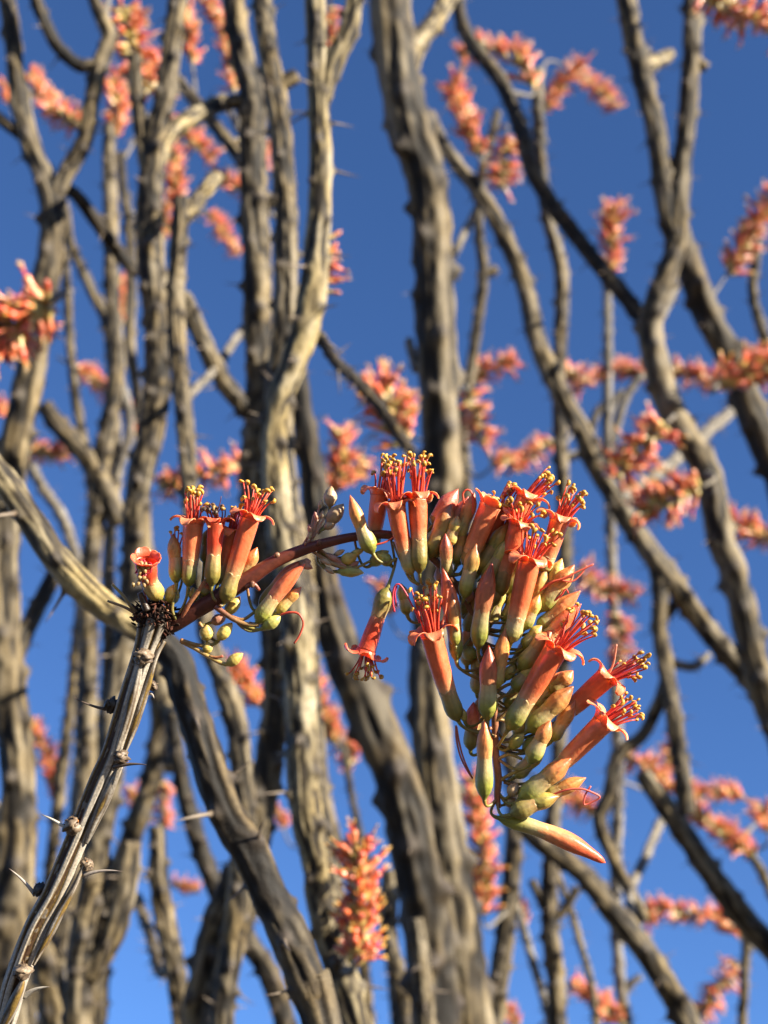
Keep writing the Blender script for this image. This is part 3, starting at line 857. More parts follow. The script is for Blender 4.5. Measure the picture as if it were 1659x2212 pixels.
# spine cushions with their spines: (cushion u,v, dz, size) and spine (base, tip)
def nodule(u, v, dz, r, spine=None, seed=0, tilt=(0, 1), bud=True, dark=False):
    up = RGT * tilt[0] + UPV * tilt[1]
    rg = np.random.default_rng(seed)
    r = r * 1.2
    c0, c1 = ((0.03, 0.024, 0.02), (0.10, 0.08, 0.06)) if dark else ((0.07, 0.05, 0.035), (0.42, 0.35, 0.26))
    nb = lumpy('spine_cushion', Q(u, v, dz), r * PXW, up - FWD * 0.3, M_SPINE, FC, (c0, c1), seed, 0.5, 22, 16, 1.05)
    bag = Bag()
    for i in range(26):                               # dry bud scales bristling on the cushion
        dv = rg.normal(size=3)
        dv /= np.linalg.norm(dv)
        b = Q(u, v, dz) + dv * r * PXW * 0.75
        d = dv + rg.normal(size=3) * 0.4 + up * 0.4
        pp = b[None] + d[None] * np.array([0, 0.4, 0.8])[:, None] * r * 0.42 * PXW
        vv, ff = tube(pp, np.array([1, 0.8, 0.15]) * r * PXW * 0.14, 5)
        cl = (0.30, 0.24, 0.17) if rg.random() < 0.5 else (0.10, 0.07, 0.05)
        if bud and i < 4:
            cl = (0.52, 0.22, 0.07)
        bag.add(vv, ff, np.array(cl) * (0.4 if dark else 1))
    so = bag.build('bud_scales', M_SCALE, nb)
    so['kind'] = 'stuff'
    if spine:
        (bu, bv, bz), (tu, tv, tz), wid, col, bend = spine
        a, b = Q(bu, bv, bz), Q(tu, tv, tz)
        ln = np.linalg.norm(b - a)
        t = np.linspace(0, 1, 14)
        side = UPV - (b - a) * np.dot(UPV, b - a) / ln ** 2
        p = a[None] + (b - a)[None] * t[:, None] + side[None] * (bend * ln * 4 * t * (1 - t))[:, None]
        rr = wid / 2 * PXW * ((1 - t) ** 0.75 + 0.04)
        vv, ff = tube(p, rr, 12)
        cc = rep(ramp(t, [(0, np.array(col) * 0.7), (0.25, col), (0.8, np.array(col) * 0.8), (1, (0.08, 0.05, 0.04))]), 12)
        mk('spine', vv, ff, M_SPINE, FC, cc)


GREY, BONE, DARK = (0.42, 0.40, 0.38), (0.62, 0.62, 0.56), (0.10, 0.075, 0.06)
nodule(241, 1524, 6, 13, ((228, 1532, 4), (158, 1505, -10), 7, DARK, -0.05), 1, (-1, 0.5), False, True)
nodule(262, 1636, -24, 13, ((246, 1657, -26), (317, 1652, -44), 10, (0.14, 0.11, 0.09), 0.05), 2, (0.5, 1))
nodule(160, 1783, -14, 17, ((150, 1795, -14), (88, 1759, -6), 9, BONE, 0.05), 3, (-0.5, 1))
nodule(187, 1868, 2, 11, ((178, 1892, 0), (265, 1883, -12), 9, GREY, 0.07), 4, (0.7, 1))
nodule(87, 1922, 6, 12, ((76, 1934, 6), (18, 1875, -8), 9, GREY, 0.06), 5, (-0.8, 0.6), False, True)
nodule(50, 2100, -26, 14, ((50, 2153, -16), (109, 2132, -30), 12, BONE, 0.09), 6, (0.2, 1))
nodule(308, 1419, -27, 15, None, 7, (0.2, 1))
nodule(328, 1482, 0, 9, ((322, 1498, 0), (333, 1510, -8), 7, GREY, 0.25), 8, (1, 0.6), False)

# raised ribs that run down from cushion to cushion, like peeled strips
rgs = np.random.default_rng(12)


def strip(pts, w, col):
    c = catmull(np.array([[*Q(u, v, z)] for u, v, z in pts]), 5 * PXW)
    t = np.linspace(0, 1, len(c))
    r = w / 2 * PXW * (0.25 + np.sin(np.pi * np.clip(t, 0.03, 0.97)) ** 0.5)
    md = 0.85 + 0.3 * rgs.random((1, 12)) + 0.12 * rgs.normal(size=(1, 12)) * np.sin(np.arange(len(c)) / 6.0)[:, None]
    v, f = tube(c, r, 12, md)
    rg = np.random.default_rng(int(w * 10))
    xx, yy = np.meshgrid(np.arange(12.0), np.arange(len(c) + 2) / 9.0, indexing='xy')
    hb = np.clip(0.62 + 0.9 * (vnoise(rg, xx, yy, 12, int(len(c) / 9) + 3) - 0.5), 0, 1).ravel()
    mk('bark_strip', v, f, M_STEM, FC, None, {'bark': hb, 'node': np.zeros(len(v))})


strip([(304, 1430, -24), (296, 1470, -25), (284, 1520, -26), (268, 1575, -25), (250, 1625, -24)], 15, None)
strip([(356, 1385, -6), (338, 1415, -10), (326, 1450, -11), (310, 1505, -12), (290, 1570, -14), (268, 1630, -16)], 13, None)
strip([(262, 1655, -18), (246, 1690, -19), (228, 1730, -19), (206, 1775, -18), (186, 1822, -14)], 15, None)
strip([(180, 1870, -6), (160, 1915, -10), (132, 1965, -14), (100, 2030, -16), (72, 2085, -18)], 13, None)
strip([(50, 2118, -22), (38, 2150, -23), (22, 2185, -23), (2, 2225, -20)], 20, None)

# the dark scaly crown where the flower stalk leaves the stem
CROWN = lumpy('crown', Q(336, 1336, 2), 29 * PXW, UPV * 0.75 + RGT * 0.5, M_SCALE, FC, ((0.012, 0.007, 0.006), (0.07, 0.035, 0.025)), 31, 0.45, 30, 18, 1.15)
bag = Bag()
rg = np.random.default_rng(77)
for i in range(330):
    dv = rg.normal(size=3)
    dv /= np.linalg.norm(dv)
    b = Q(334 + dv[0] * 40 + rg.normal() * 6, 1331 - dv[1] * 30 + rg.normal() * 5, dv[2] * 32)
    d = dv * 0.8 + UPV * 0.5 * rg.random() + rg.normal(size=3) * 0.5
    d /= np.linalg.norm(d)
    ln = rg.uniform(7, 20) * PXW
    pp = b[None] + d[None] * np.array([-0.2, 0.3, 0.7, 1])[:, None] * ln
    w = rg.uniform(2.0, 4.0) * PXW
    md = np.ones((4, 8)) * (0.45 + 0.55 * np.abs(np.cos(np.arange(8) / 8 * 2 * math.pi)))[None]
    vv, ff = tube(pp, np.array([0.8, 1, 0.7, 0.1]) * w, 8, md)
    cl = np.array([(0.03, 0.018, 0.014), (0.09, 0.035, 0.025), (0.16, 0.07, 0.05), (0.20, 0.15, 0.11)][rg.choice(4, p=[0.5, 0.28, 0.14, 0.08])])
    bag.add(vv, ff, cl)
for i in range(150):                                  # scales sheathing the foot of the flower stalk
    q = rg.random()
    an = rg.random() * 6.283
    c = Q(352 + 40 * q, 1366 - 26 * q, 2)
    dv = math.cos(an) * (UPV * 0.8 + RGT * 0.5) + math.sin(an) * FWD
    dv /= np.linalg.norm(dv)
    b = c + dv * (19 - 5 * q) * PXW
    d = dv * 0.5 + RGT * 0.6 + UPV * 0.3 + rg.normal(size=3) * 0.45
    d /= np.linalg.norm(d)
    pp = b[None] + d[None] * np.array([-0.2, 0.3, 0.7, 1])[:, None] * rg.uniform(6, 15) * PXW
    md = np.ones((4, 8)) * (0.45 + 0.55 * np.abs(np.cos(np.arange(8) / 8 * 2 * math.pi)))[None]
    vv, ff = tube(pp, np.array([0.8, 1, 0.7, 0.1]) * rg.uniform(2, 4) * PXW, 8, md)
    bag.add(vv, ff, np.array([(0.03, 0.018, 0.014), (0.09, 0.035, 0.025), (0.16, 0.07, 0.05)][rg.choice(3, p=[0.6, 0.28, 0.12])]))
so = bag.build('bud_scales', M_SCALE, CROWN)
so['kind'] = 'stuff'


def twig(name, pts, r0, r1, c0, c1, parent=FC, mat=M_CALYX, seg=9):
    c = catmull(np.array([[*Q(*q)] for q in pts]), 4 * PXW)
    t = np.linspace(0, 1, len(c))
    v, f = tube(c, (r0 + (r1 - r0) * t) * PXW, seg)
    return mk(name, v, f, mat, parent, rep(ramp(t, [(0, c0), (1, c1)]), seg))


OLV, TAN = (0.22, 0.20, 0.05), (0.36, 0.27, 0.13)
twig('dry_twig', [(305, 1335, -10), (274, 1314, -14), (232, 1298, -16)], 4, 2.6, (0.16, 0.08, 0.05), TAN)
twig('dry_twig', [(296, 1325, -12), (280, 1306, -16), (264, 1284, -18), (242, 1262, -20)], 4, 3, (0.20, 0.12, 0.06), (0.42, 0.40, 0.16))
twig('dry_twig', [(318, 1320, -26), (308, 1295, -28), (302, 1280, -30)], 9, 6, (0.03, 0.02, 0.015), (0.10, 0.06, 0.04))
twig('dry_twig', [(318, 1300, -30), (310, 1275, -34), (302, 1258, -38)], 1.6, 1.2, (0.25, 0.05, 0.03), (0.35, 0.07, 0.05))
twig('dry_twig', [(390, 1385, -4), (420, 1400, -10), (450, 1418, -14), (480, 1433, -16), (495, 1434, -16)], 5, 4.5, (0.38, 0.22, 0.09), (0.48, 0.40, 0.13))
twig('dry_twig', [(390, 1383, -6), (425, 1393, -12), (455, 1394, -12), (474, 1384, -12)], 5, 3.5, (0.36, 0.20, 0.08), OLV)
twig('dry_twig', [(452, 1418, -16), (470, 1420, -18), (482, 1417, -18)], 3, 3, (0.40, 0.24, 0.1), (0.30, 0.08, 0.05))

# the flower stalk (rachis)
RPTS = [(340, 1362, 13, 10), (372, 1352, 16, 2), (420, 1322, 17.5, -4), (480, 1286, 18.5, -6), (535, 1252, 17, -6), (592, 1215, 14.5, -4), (650, 1190, 12.5, 0), (705, 1173, 11, 2), (765, 1160, 10, 4), (830, 1155, 9.5, 6), (875, 1166, 9, 6),
        (930, 1202, 8.5, 6), (985, 1265, 8, 6), (1030, 1345, 7.5, 6), (1055, 1440, 7, 8), (1068, 1540, 7.5, 4), (1070, 1620, 8, 0), (1076, 1680, 8.5, -4), (1074, 1722, 7, -6), (1078, 1745, 5, -6)]
rc = np.array([[*Q(u, v, z), r * PXW] for u, v, r, z in RPTS])
RS = catmull(rc, 3 * PXW)
v_, f_ = tube(RS[:, :3], RS[:, 3], 20, 1 + 0.035 * np.sin(np.arange(20) * 2 * math.pi / 20 * 5)[None] + 0.02 * np.sin(np.arange(len(RS)) / 9.0)[:, None])
tcol = ramp(np.linspace(0, 1, len(RS)), [(0, (0.045, 0.012, 0.008)), (0.08, (0.085, 0.02, 0.012)), (0.22, (0.135, 0.032, 0.018)), (0.45, (0.17, 0.048, 0.026)), (0.7, (0.30, 0.15, 0.06)), (1, (0.30, 0.10, 0.06))])  # darker towards the foot: shadow by the crown painted into the colour
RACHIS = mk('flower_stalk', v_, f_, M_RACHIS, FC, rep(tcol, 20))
for u, v, z in ((598, 1200, -12), (545, 1262, -22), (690, 1172, -10)):      # leaf scars on the stalk
    lumpy('leaf_scar', Q(u, v, z), 6 * PXW, UPV, M_RACHIS, RACHIS, ((0.14, 0.05, 0.03), (0.40, 0.25, 0.15)), int(u), 0.3, 12, 8)

frng = np.random.default_rng(21)


def axis_curve(a, b, bend, n):
    """gently bowed axis from a to b"""
    ln = np.linalg.norm(b - a)
    ax = (b - a) / ln
    side = np.cross(ax, FWD)
    side /= np.linalg.norm(side) + 1e-9
    t = np.linspace(0, 1, n)
    return a[None] + (b - a)[None] * t[:, None] + side[None] * (bend * ln * 4 * t * (1 - t))[:, None]


def pedicel(parent, base, ax, at=None, r=3.6, col=(OLV, (0.27, 0.27, 0.07))):
    """short green stalk from the flower stalk to the foot of a flower or bud"""
    if at is None:
        d = np.linalg.norm(RS[:, :3] - base, axis=1)
        i = int(np.argmin(d))
        i = max(0, i - int(min(d[i], 60 * PXW) / (6 * PXW)))
        p = RS[i, :3]
    else:
        p = Q(*at)
    L = np.linalg.norm(base - p)
    t = np.linspace(0, 1, 16)[:, None]
    c2 = base - ax * min(L * 0.6, 26 * PXW)
    c1 = p + (c2 - p) * 0.4 - UPV * L * 0.12
    c = (1 - t) ** 3 * p + 3 * (1 - t) ** 2 * t * c1 + 3 * (1 - t) * t * t * c2 + t ** 3 * (base + ax * 4 * PXW)
    tt = t[:, 0]
    rr = (r * (0.9 + 0.5 * np.clip((tt - 0.75) / 0.25, 0, 1))) * PXW
    v, f = tube(c, rr, 10)
    mk('pedicel', v, f, M_CALYX, parent, rep(ramp(tt, [(0, (0.30, 0.14, 0.06)), (0.4, col[0]), (1, col[1])]), 10))


def calyx(parent, cu, ax, frac, ln, w, rtop, kind, seed):
    """egg-shaped cup of overlapping sepals"""
    rg = np.random.default_rng(seed)
    n, seg = 26, 30
    t = np.linspace(0, 1, n)
    prof = np.interp(t, [0, 0.06, 0.16, 0.32, 0.5, 0.7, 0.88, 1.0], [0.20, 0.34, 0.68, 0.95, 1.0, 0.92, 0.76, 0.66])
    top = rtop / (w / 2)
    prof = prof * (1 - np.clip((t - 0.5) / 0.5, 0, 1)) + np.clip((t - 0.5) / 0.5, 0, 1) * np.interp(t, [0.5, 1.0], [1.0, top * 0.99]) * np.interp(t, [0.5, 0.75, 1], [1, 1.0, 1])
    p = np.stack([np.interp(t * frac, np.linspace(0, 1, len(cu)), cu[:, k]) for k in range(3)], -1)
    th = np.arange(seg) / seg * 2 * math.pi
    ph = rg.random() * 6.28
    saw = ((th * 5 / (2 * math.pi) + ph) % 1.0)
    md = 1 + (0.05 * (1 - saw) ** 2 - 0.015)[None, :] * np.clip(t * 2, 0, 1)[:, None] * (1 - 0.6 * t[:, None]) + 0.012 * np.sin(th * 11 + ph)[None]
    v, f = tube(p, prof * w / 2 * PXW, seg, md)
    scal = np.abs(np.sin((th * 5 / (2 * math.pi) + ph) * math.pi)) ** 0.6 - 0.55
    lift = np.concatenate([[0], np.clip((t - 0.6) / 0.4, 0, 1) ** 1.5, [1]])[:, None] * scal[None] * 0.13 * ln * PXW
    v = v + lift.reshape(-1, 1) * ((p[-1] - p[-4]) / np.linalg.norm(p[-1] - p[-4]))[None]
    G = {'green': ((0.20, 0.24, 0.035), (0.33, 0.37, 0.075), (0.56, 0.52, 0.26)), 'pale': ((0.34, 0.36, 0.09), (0.52, 0.50, 0.18), (0.66, 0.58, 0.34)),
         'olive': ((0.17, 0.17, 0.03), (0.28, 0.25, 0.06), (0.42, 0.34, 0.13)), 'yellow': ((0.42, 0.38, 0.07), (0.60, 0.52, 0.14), (0.68, 0.56, 0.24))}[kind]
    jit = rg.uniform(0.9, 1.1)
    cl = ramp(t, [(0, np.array(G[0]) * jit), (0.4, np.array(G[1]) * jit), (0.72, np.array(G[2]) * 0.85), (1, np.array(G[2]) * 0.6 + np.array((0.78, 0.42, 0.22)) * 0.4)])
    cc = np.clip(rep(cl, seg) * (1 + 0.10 * np.tile(np.sin(th * 10 + ph), n + 2))[:, None], 0, 0.8)
    mk('calyx', v, f, M_CALYX, parent, cc)


CORAL = {'coral': ((0.84, 0.38, 0.19), (0.86, 0.195, 0.080), (0.88, 0.25, 0.125)), 'red': ((0.78, 0.22, 0.10), (0.78, 0.095, 0.040), (0.82, 0.15, 0.075)),
         'salmon': ((0.84, 0.42, 0.21), (0.87, 0.255, 0.115), (0.88, 0.31, 0.165)), 'pink': ((0.74, 0.33, 0.22), (0.76, 0.20, 0.14), (0.74, 0.18, 0.12))}


def stamen_obj(parent, p0, p1, p2, rf, an, colf, seed, cola=(0.60, 0.35, 0.045)):
    rg = np.random.default_rng(seed)
    t = np.linspace(0, 1, 9)[:, None]
    c = (1 - t) ** 2 * p0 + 2 * (1 - t) * t * p1 + t * t * p2
    v, f = tube(c, np.linspace(rf, rf * 0.6, 9) * PXW, 6)
    bag = Bag()
    bag.add(v, f, rep(ramp(t[:, 0], [(0, np.array(colf) * 1.1), (1, colf)]), 6))
    e = p2 - p1
    e = e / np.linalg.norm(e) + rg.normal(size=3) * 0.7
    e /= np.linalg.norm(e)
    s = np.cross(e, rg.normal(size=3))
    s /= np.linalg.norm(s)
    k = np.linspace(0, 1, 9)
    arc = p2[None] + (e[None] * (np.sin(k * 2.4) - 0.25)[:, None] + s[None] * (0.7 * (1 - np.cos(k * 2.4)))[:, None]) * an * 0.72 * PXW
    rr = np.sin(np.clip(k, 0.06, 0.94) * math.pi) ** 0.55 * an * 0.36 * PXW
    md = 1 + 0.16 * np.cos(np.arange(10) / 10 * 4 * math.pi)[None] * np.ones((9, 1))
    v, f = tube(arc, rr, 10, md)
    jit = rg.uniform(0.75, 1.15)
    bag.add(v, f, np.array(cola) * jit)
    bag.build('stamen', M_STAMEN, parent)


def lobe(parent, c, ax, rad, tan, R, width, reach, curl, cols, seed):
    """one reflexed corolla lobe rolling outward from the throat"""
    rg = np.random.default_rng(seed)
    n, m = 13, 9
    k = np.linspace(0, 1, n)
    ang = 0.25 + k * curl                           # 0 = along the axis, turning outward and back
    step = reach / (n - 1)
    x = np.concatenate([[0], np.cumsum(np.sin(ang[:-1] + curl / n / 2) * step)])
    y = np.concatenate([[0], np.cumsum(np.cos(ang[:-1] + curl / n / 2) * step)])
    w = width / 2 * np.sqrt(np.clip(1 - (np.clip(k - 0.15, 0, 1) / 0.87) ** 2.6, 0, 1)) * np.interp(k, [0, 0.3, 1], [0.86, 1.0, 1.0])
    jj = np.linspace(-1, 1, m)
    vs = []
    for side in (1, -1):
        for i in range(n):
            nx, ny = math.cos(ang[i]), -math.sin(ang[i])   # surface normal in the radial plane
            for j in jj:
                sag = -0.22 * width * 0.5 * j * j * (1 - 0.3 * k[i])
                off = side * 1.9 * math.sqrt(max(0.0, 1 - 0.85 * j * j)) * (1 - 0.5 * k[i])
                rx = R - 1.5 + x[i] + (off + sag) * nx
                ry = y[i] + (off + sag) * ny
                vs.append(c + rad * rx * PXW + ax * ry * PXW + tan * (w[i] * j + 0.6 * rg.normal() * (abs(j) > 0.9)) * PXW)
    vs = np.array(vs)
    q = []
    for sd in (0, 1):
        o = sd * n * m
        for i in range(n - 1):
            for j in range(m - 1):
                a = o + i * m + j
                q.append((a, a + 1, a + m + 1, a + m) if sd == 0 else (a, a + m, a + m + 1, a + 1))
    N = n * m
    for i in range(n - 1):
        q.append((i * m, i * m + m, N + i * m + m, N + i * m))
        a = i * m + m - 1
        q.append((a, N + a, N + a + m, a + m))
    for j in range(m - 1):
        a = (n - 1) * m + j
        q.append((a, a + 1, N + a + 1, N + a))
    kk = np.tile(np.repeat(k, m), 2)
    cc = ramp(kk, [(0, cols[1]), (0.5, np.array(cols[2]) * 1.03), (1, np.array(cols[2]) * 1.08)])
    mk('petal_lobe', vs, q, M_PETAL, parent, np.clip(cc, 0, 0.9))


fid = [0]


def flower(base, throat, w, wc, tip, tone='coral', cal='green', nst=16, spread=30, lc=0.36, bend=0.0, lobes=5, reach=34, curl=3.0, at=None, depth=(0, 0), anth=10.5, stcol=None, ped=True):
    """an open tubular flower: corolla tube, reflexed lobes, stamens, calyx cup and pedicel"""
    fid[0] += 1
    sd = 1000 + fid[0] * 57
    rg = np.random.default_rng(sd)
    a, b = Q(*base, depth[0]), Q(*throat, depth[1])
    L = np.linalg.norm(b - a) / PXW
    cols = CORAL[tone]
    cream = np.array((0.74, 0.50, 0.27))
    cu = axis_curve(a, b, bend, 30)
    t = np.linspace(0, 1, 30)
    keep = t > lc * 0.55
    pts, tk = cu[keep], t[keep]
    prof = np.interp(tk, [lc * 0.5, lc, lc + 0.15, 0.75, 0.94, 1.0], [0.62, 0.80, 0.88, 0.97, 1.0, 1.06])
    th = np.arange(30) / 30 * 2 * math.pi
    ph = rg.random() * 6.28
    inner = pts[::-1][:8]
    P_all = np.vstack([pts, inner])
    R_all = np.concatenate([prof, prof[::-1][:8] * np.linspace(0.93, 0.80, 8)]) * w / 2 * PXW
    T_all = np.concatenate([tk, np.ones(8)])
    # outer wall then inner wall: frames from the outer run so that the rings stay aligned
    tf, nf, bf = frames(pts)
    nA, bA = np.vstack([nf, nf[::-1][:8]]), np.vstack([bf, bf[::-1][:8]])
    md = 1 + 0.030 * np.sin(th * 5 + ph)[None] * np.clip((T_all - lc) * 2, 0, 1)[:, None] + 0.010 * np.sin(th * 13 + ph * 2)[None]
    V = P_all[:, None] + (R_all[:, None] * md)[..., None] * (np.cos(th)[None, :, None] * nA[:, None] + np.sin(th)[None, :, None] * bA[:, None])
    cl = ramp(tk, [(lc * 0.5, cream), (lc, cream * 0.6 + np.array(cols[0]) * 0.4), (lc + 0.07, cols[0]), (lc + 0.2, cols[1]), (0.85, cols[1]), (1, cols[2])])
    cl = np.vstack([cl, np.tile(np.array(CORAL['red'][1]), (8, 1))]) * rg.uniform(0.92, 1.06)
    vein = 1 + 0.08 * np.sin(th * 10 + ph) + 0.10 * (rg.random(30) - 0.5)
    cc = np.clip((cl[:, None] * vein[None, :, None]).reshape(-1, 3), 0, 0.9)
    fo = mk('flower', V.reshape(-1, 3), grid_quads(len(P_all), 30), M_PETAL, FC, cc)
    ax0 = (cu[3] - cu[0]) / np.linalg.norm(cu[3] - cu[0])
    axe = (cu[-1] - cu[-4]) / np.linalg.norm(cu[-1] - cu[-4])
    calyx(fo, cu, ax0, lc * 1.06, L * lc * 1.06, wc, w * 0.42, cal, sd + 1)
    if ped:
        pedicel(fo, a, ax0, at)
    for k in range(lobes):
        an = ph + k * 2 * math.pi / 5 + rg.normal() * 0.06
        rad = math.cos(an) * nf[-1] + math.sin(an) * bf[-1]
        tan = np.cross(axe, rad)
        lobe(fo, b, axe, rad, tan, w / 2 * 1.05, w * 0.84 * rg.uniform(0.92, 1.08), reach * 1.12 * rg.uniform(0.85, 1.15), curl * rg.uniform(0.85, 1.12), [np.array(q) for q in cols], sd + 20 + k)
    if nst:
        tp = Q(*tip, depth[1] + (tip[2] if len(tip) > 2 else 0)) if len(tip) == 2 else Q(*tip)
        dirv = tp - b
        e1 = np.cross(dirv, FWD)
        e1 /= np.linalg.norm(e1)
        e2 = np.cross(dirv / np.linalg.norm(dirv), e1)
        sc = stcol or (0.74, 0.055, 0.028)
        nst = int(nst * 1.2)
        for k in range(nst):
            an = k * 2.399 + rg.random() * 0.5
            rr = math.sqrt((k + 0.5) / nst)
            off = (math.cos(an) * e1 + math.sin(an) * e2)
            s0 = b - axe * 22 * PXW + off * rr * w * 0.30 * PXW
            f_len = rg.uniform(0.68, 1.06) if rg.random() < 0.8 else rg.uniform(0.45, 0.7)
            s2 = b + dirv * f_len + off * rr * spread * PXW + rg.normal(size=3) * 3 * PXW
            s1 = b + dirv * 0.35 + off * rr * w * 0.34 * PXW + rg.normal(size=3) * 4 * PXW
            cj = np.array(sc) * rg.uniform(0.8, 1.2) + np.array([0, 0.05, 0.02]) * rg.random()
            stamen_obj(fo, s0, s1, s2, 2.5, anth * 1.12 * rg.uniform(0.7, 1.25), np.clip(cj, 0, 0.9), sd + 40 + k)
    return fo


BUD = {'tan': ((0.46, 0.36, 0.13), (0.52, 0.25, 0.085), (0.40, 0.13, 0.06)), 'coral': ((0.72, 0.32, 0.16), (0.76, 0.17, 0.075), (0.70, 0.12, 0.06)), 'rust': ((0.50, 0.27, 0.13), (0.46, 0.13, 0.065), (0.33, 0.06, 0.04)),
       'olive': ((0.36, 0.33, 0.09), (0.42, 0.32, 0.09), (0.48, 0.22, 0.07)), 'yellow': ((0.56, 0.50, 0.15), (0.60, 0.46, 0.14), (0.58, 0.32, 0.10)), 'orange': ((0.58, 0.38, 0.15), (0.66, 0.27, 0.09), (0.58, 0.17, 0.07)),
       'pink': ((0.70, 0.34, 0.22), (0.72, 0.20, 0.14), (0.56, 0.13, 0.09))}


def bud(base, tip, w, wc, tone='tan', cal='green', lc=0.45, bend=0.0, at=None, depth=(0, 0), ped=True, blunt=0.0):
    """a closed bud: pointed twisted corolla in its calyx cup, on a pedicel"""
    fid[0] += 1
    sd = 1000 + fid[0] * 57
    rg = np.random.default_rng(sd)
    a, b = Q(*base, depth[0]), Q(*tip, depth[1])
    lc = min(lc, 0.49)
    L = np.linalg.norm(b - a) / PXW
    cu = axis_curve(a, b, bend, 34)
    t = np.linspace(0, 1, 34)
    keep = t >= lc * 0.55
    pts, tk = cu[keep], t[keep]
    u = (tk - lc) / (1 - lc)
    prof = np.interp(u, [-0.5, 0, 0.15, 0.38, 0.55, 0.72, 0.86, 0.95, 1.0], [0.7, 0.85, 0.94, 1.0, 0.90, 0.64, 0.35 + 0.28 * blunt, 0.15 + 0.3 * blunt, 0.02])
    th = np.arange(30) / 30 * 2 * math.pi
    ph = rg.random() * 6.28
    saw = ((th[None] * 5 / (2 * math.pi) + ph + u[:, None] * 0.8) % 1.0)
    md = 1 + (0.075 * (1 - saw) ** 2 - 0.02) * np.clip(u * 1.6 + 0.1, 0, 1)[:, None]
    v, f = tube(pts, prof * w / 2 * PXW, 30, md)
    T = [np.array(q) * rg.uniform(0.95, 1.3) * np.array((1, rg.uniform(0.92, 1.15), 1)) for q in BUD[tone]]
    T[2] = T[2] * rg.uniform(0.6, 1.0)
    cl = ramp(np.clip(u, 0, 1), [(0, T[0]), (0.2, T[0] * 0.6 + T[1] * 0.4), (0.55, T[1]), (1, T[2])])
    cl = np.vstack([cl[:1], cl, cl[-1:]])
    vein = np.vstack([saw[:1], saw, saw[-1:]])
    cc = np.clip(cl[:, None] * (1.08 - 0.34 * (vein > 0.86) - 0.06 * np.sin(th * 10)[None])[..., None], 0, 0.9).reshape(-1, 3)
    bo = mk('bud', v, f, M_PETAL, FC, cc)
    ax0 = (cu[3] - cu[0]) / np.linalg.norm(cu[3] - cu[0])
    calyx(bo, cu, ax0, lc * 1.08, L * lc * 1.08, wc, w * 0.45, cal, sd + 1)
    if ped:
        pedicel(bo, a, ax0, at)
    return bo


def small_bud(base, tip, w, tone='yellow', at=None, depth=(0, 0), ped=True):
    """a young bud still wrapped in its sepals"""
    fid[0] += 1
    sd = 1000 + fid[0] * 57
    rg = np.random.default_rng(sd)
    a, b = Q(*base, depth[0]), Q(*tip, depth[1])
    n = 26
    t = np.linspace(0, 1, n)
    cu = axis_curve(a, b, rg.normal() * 0.03, n)
    prof = np.interp(t, [0, 0.06, 0.18, 0.4, 0.58, 0.78, 0.92, 1.0], [0.22, 0.42, 0.80, 1.0, 0.96, 0.68, 0.30, 0.04])
    th = np.arange(26) / 26 * 2 * math.pi
    ph = rg.random() * 6.28
    saw = ((th[None] * 5 / (2 * math.pi) + ph + t[:, None] * 0.4) % 1.0)
    md = 1 + (0.09 * (1 - saw) ** 2 - 0.02) * np.clip(t * 2, 0, 1)[:, None]
    v, f = tube(cu, prof * w / 2 * PXW, 26, md)
    S = {'yellow': ((0.40, 0.37, 0.07), (0.62, 0.54, 0.15), (0.62, 0.44, 0.13)), 'green': ((0.22, 0.27, 0.04), (0.42, 0.45, 0.11), (0.56, 0.50, 0.19)), 'dry': ((0.30, 0.22, 0.13), (0.55, 0.44, 0.29), (0.42, 0.28, 0.16)),
         'pink': ((0.40, 0.25, 0.14), (0.56, 0.30, 0.22), (0.48, 0.22, 0.17))}[tone]
    cl = ramp(t, [(0, S[0]), (0.45, S[1]), (1, S[2])]) * rg.uniform(0.9, 1.08)
    vein = np.vstack([saw[:1], saw, saw[-1:]])
    cl = np.vstack([cl[:1], cl, cl[-1:]])
    cc = np.clip(cl[:, None] * (1.05 - 0.22 * (vein > 0.9))[..., None], 0, 0.85).reshape(-1, 3)
    bo = mk('bud', v, f, M_CALYX, FC, cc)
    ax0 = (cu[3] - cu[0]) / np.linalg.norm(cu[3] - cu[0])
    if ped:
        pedicel(bo, a, ax0, at, 3.2)
    return bo


# ---- the tuft at the foot of the stalk
NODE = (352, 1335, -12)
flower((407, 1269), (418, 1130), 43, 34, (416, 1060), 'salmon', 'green', 15, 26, 0.40, 0.0, at=(385, 1325, -16), depth=(-14, -18))
flower((470, 1264), (503, 1152), 36, 30, (516, 1100), 'salmon', 'pale', 11, 20, 0.34, 0.0, at=(440, 1300, 6), depth=(14, 16), reach=30)
L2 = flower((457, 1268), (467, 1128), 36, 37, (466, 1085), 'red', 'olive', 0, 20, 0.46, 0.0, at=(468, 1298, -24), depth=(-24, -26), reach=24, curl=2.4)
flower((484, 1304), (541, 1120), 42, 39, (563, 1052), 'coral', 'olive', 13, 40, 0.32, 0.0, at=(474, 1306, -26), depth=(-20, -14), reach=32)
OLD = flower((350, 1294), (316, 1214), 46, 40, (312, 1232), 'red', 'yellow', 0, 20, 0.50, 0.10, at=(362, 1320, -20), depth=(-10, -66), reach=15, curl=0.9, lobes=5)
bud((381, 1262), (374, 1152), 30, 31, 'tan', 'green', 0.50, 0.0, at=NODE, depth=(-10, -8))
for k_ in range(4):
    stamen_obj(FC, Q(372 + k_ * 5, 1190, -2), Q(374 + k_ * 5, 1170, -2), Q(368 + k_ * 9, [1150, 1140, 1146, 1158][k_], -6), 2.2, 10, (0.74, 0.12, 0.05), 5000 + k_)
bud((442, 1218), (452, 1140), 32, 30, 'olive', 'olive', 0.5, depth=(22, 22), at=(430, 1310, 10))
bud((517, 1262), (556, 1182), 29, 30, 'orange', 'olive', 0.52, 0.0, at=(505, 1275, 10), depth=(12, 8))
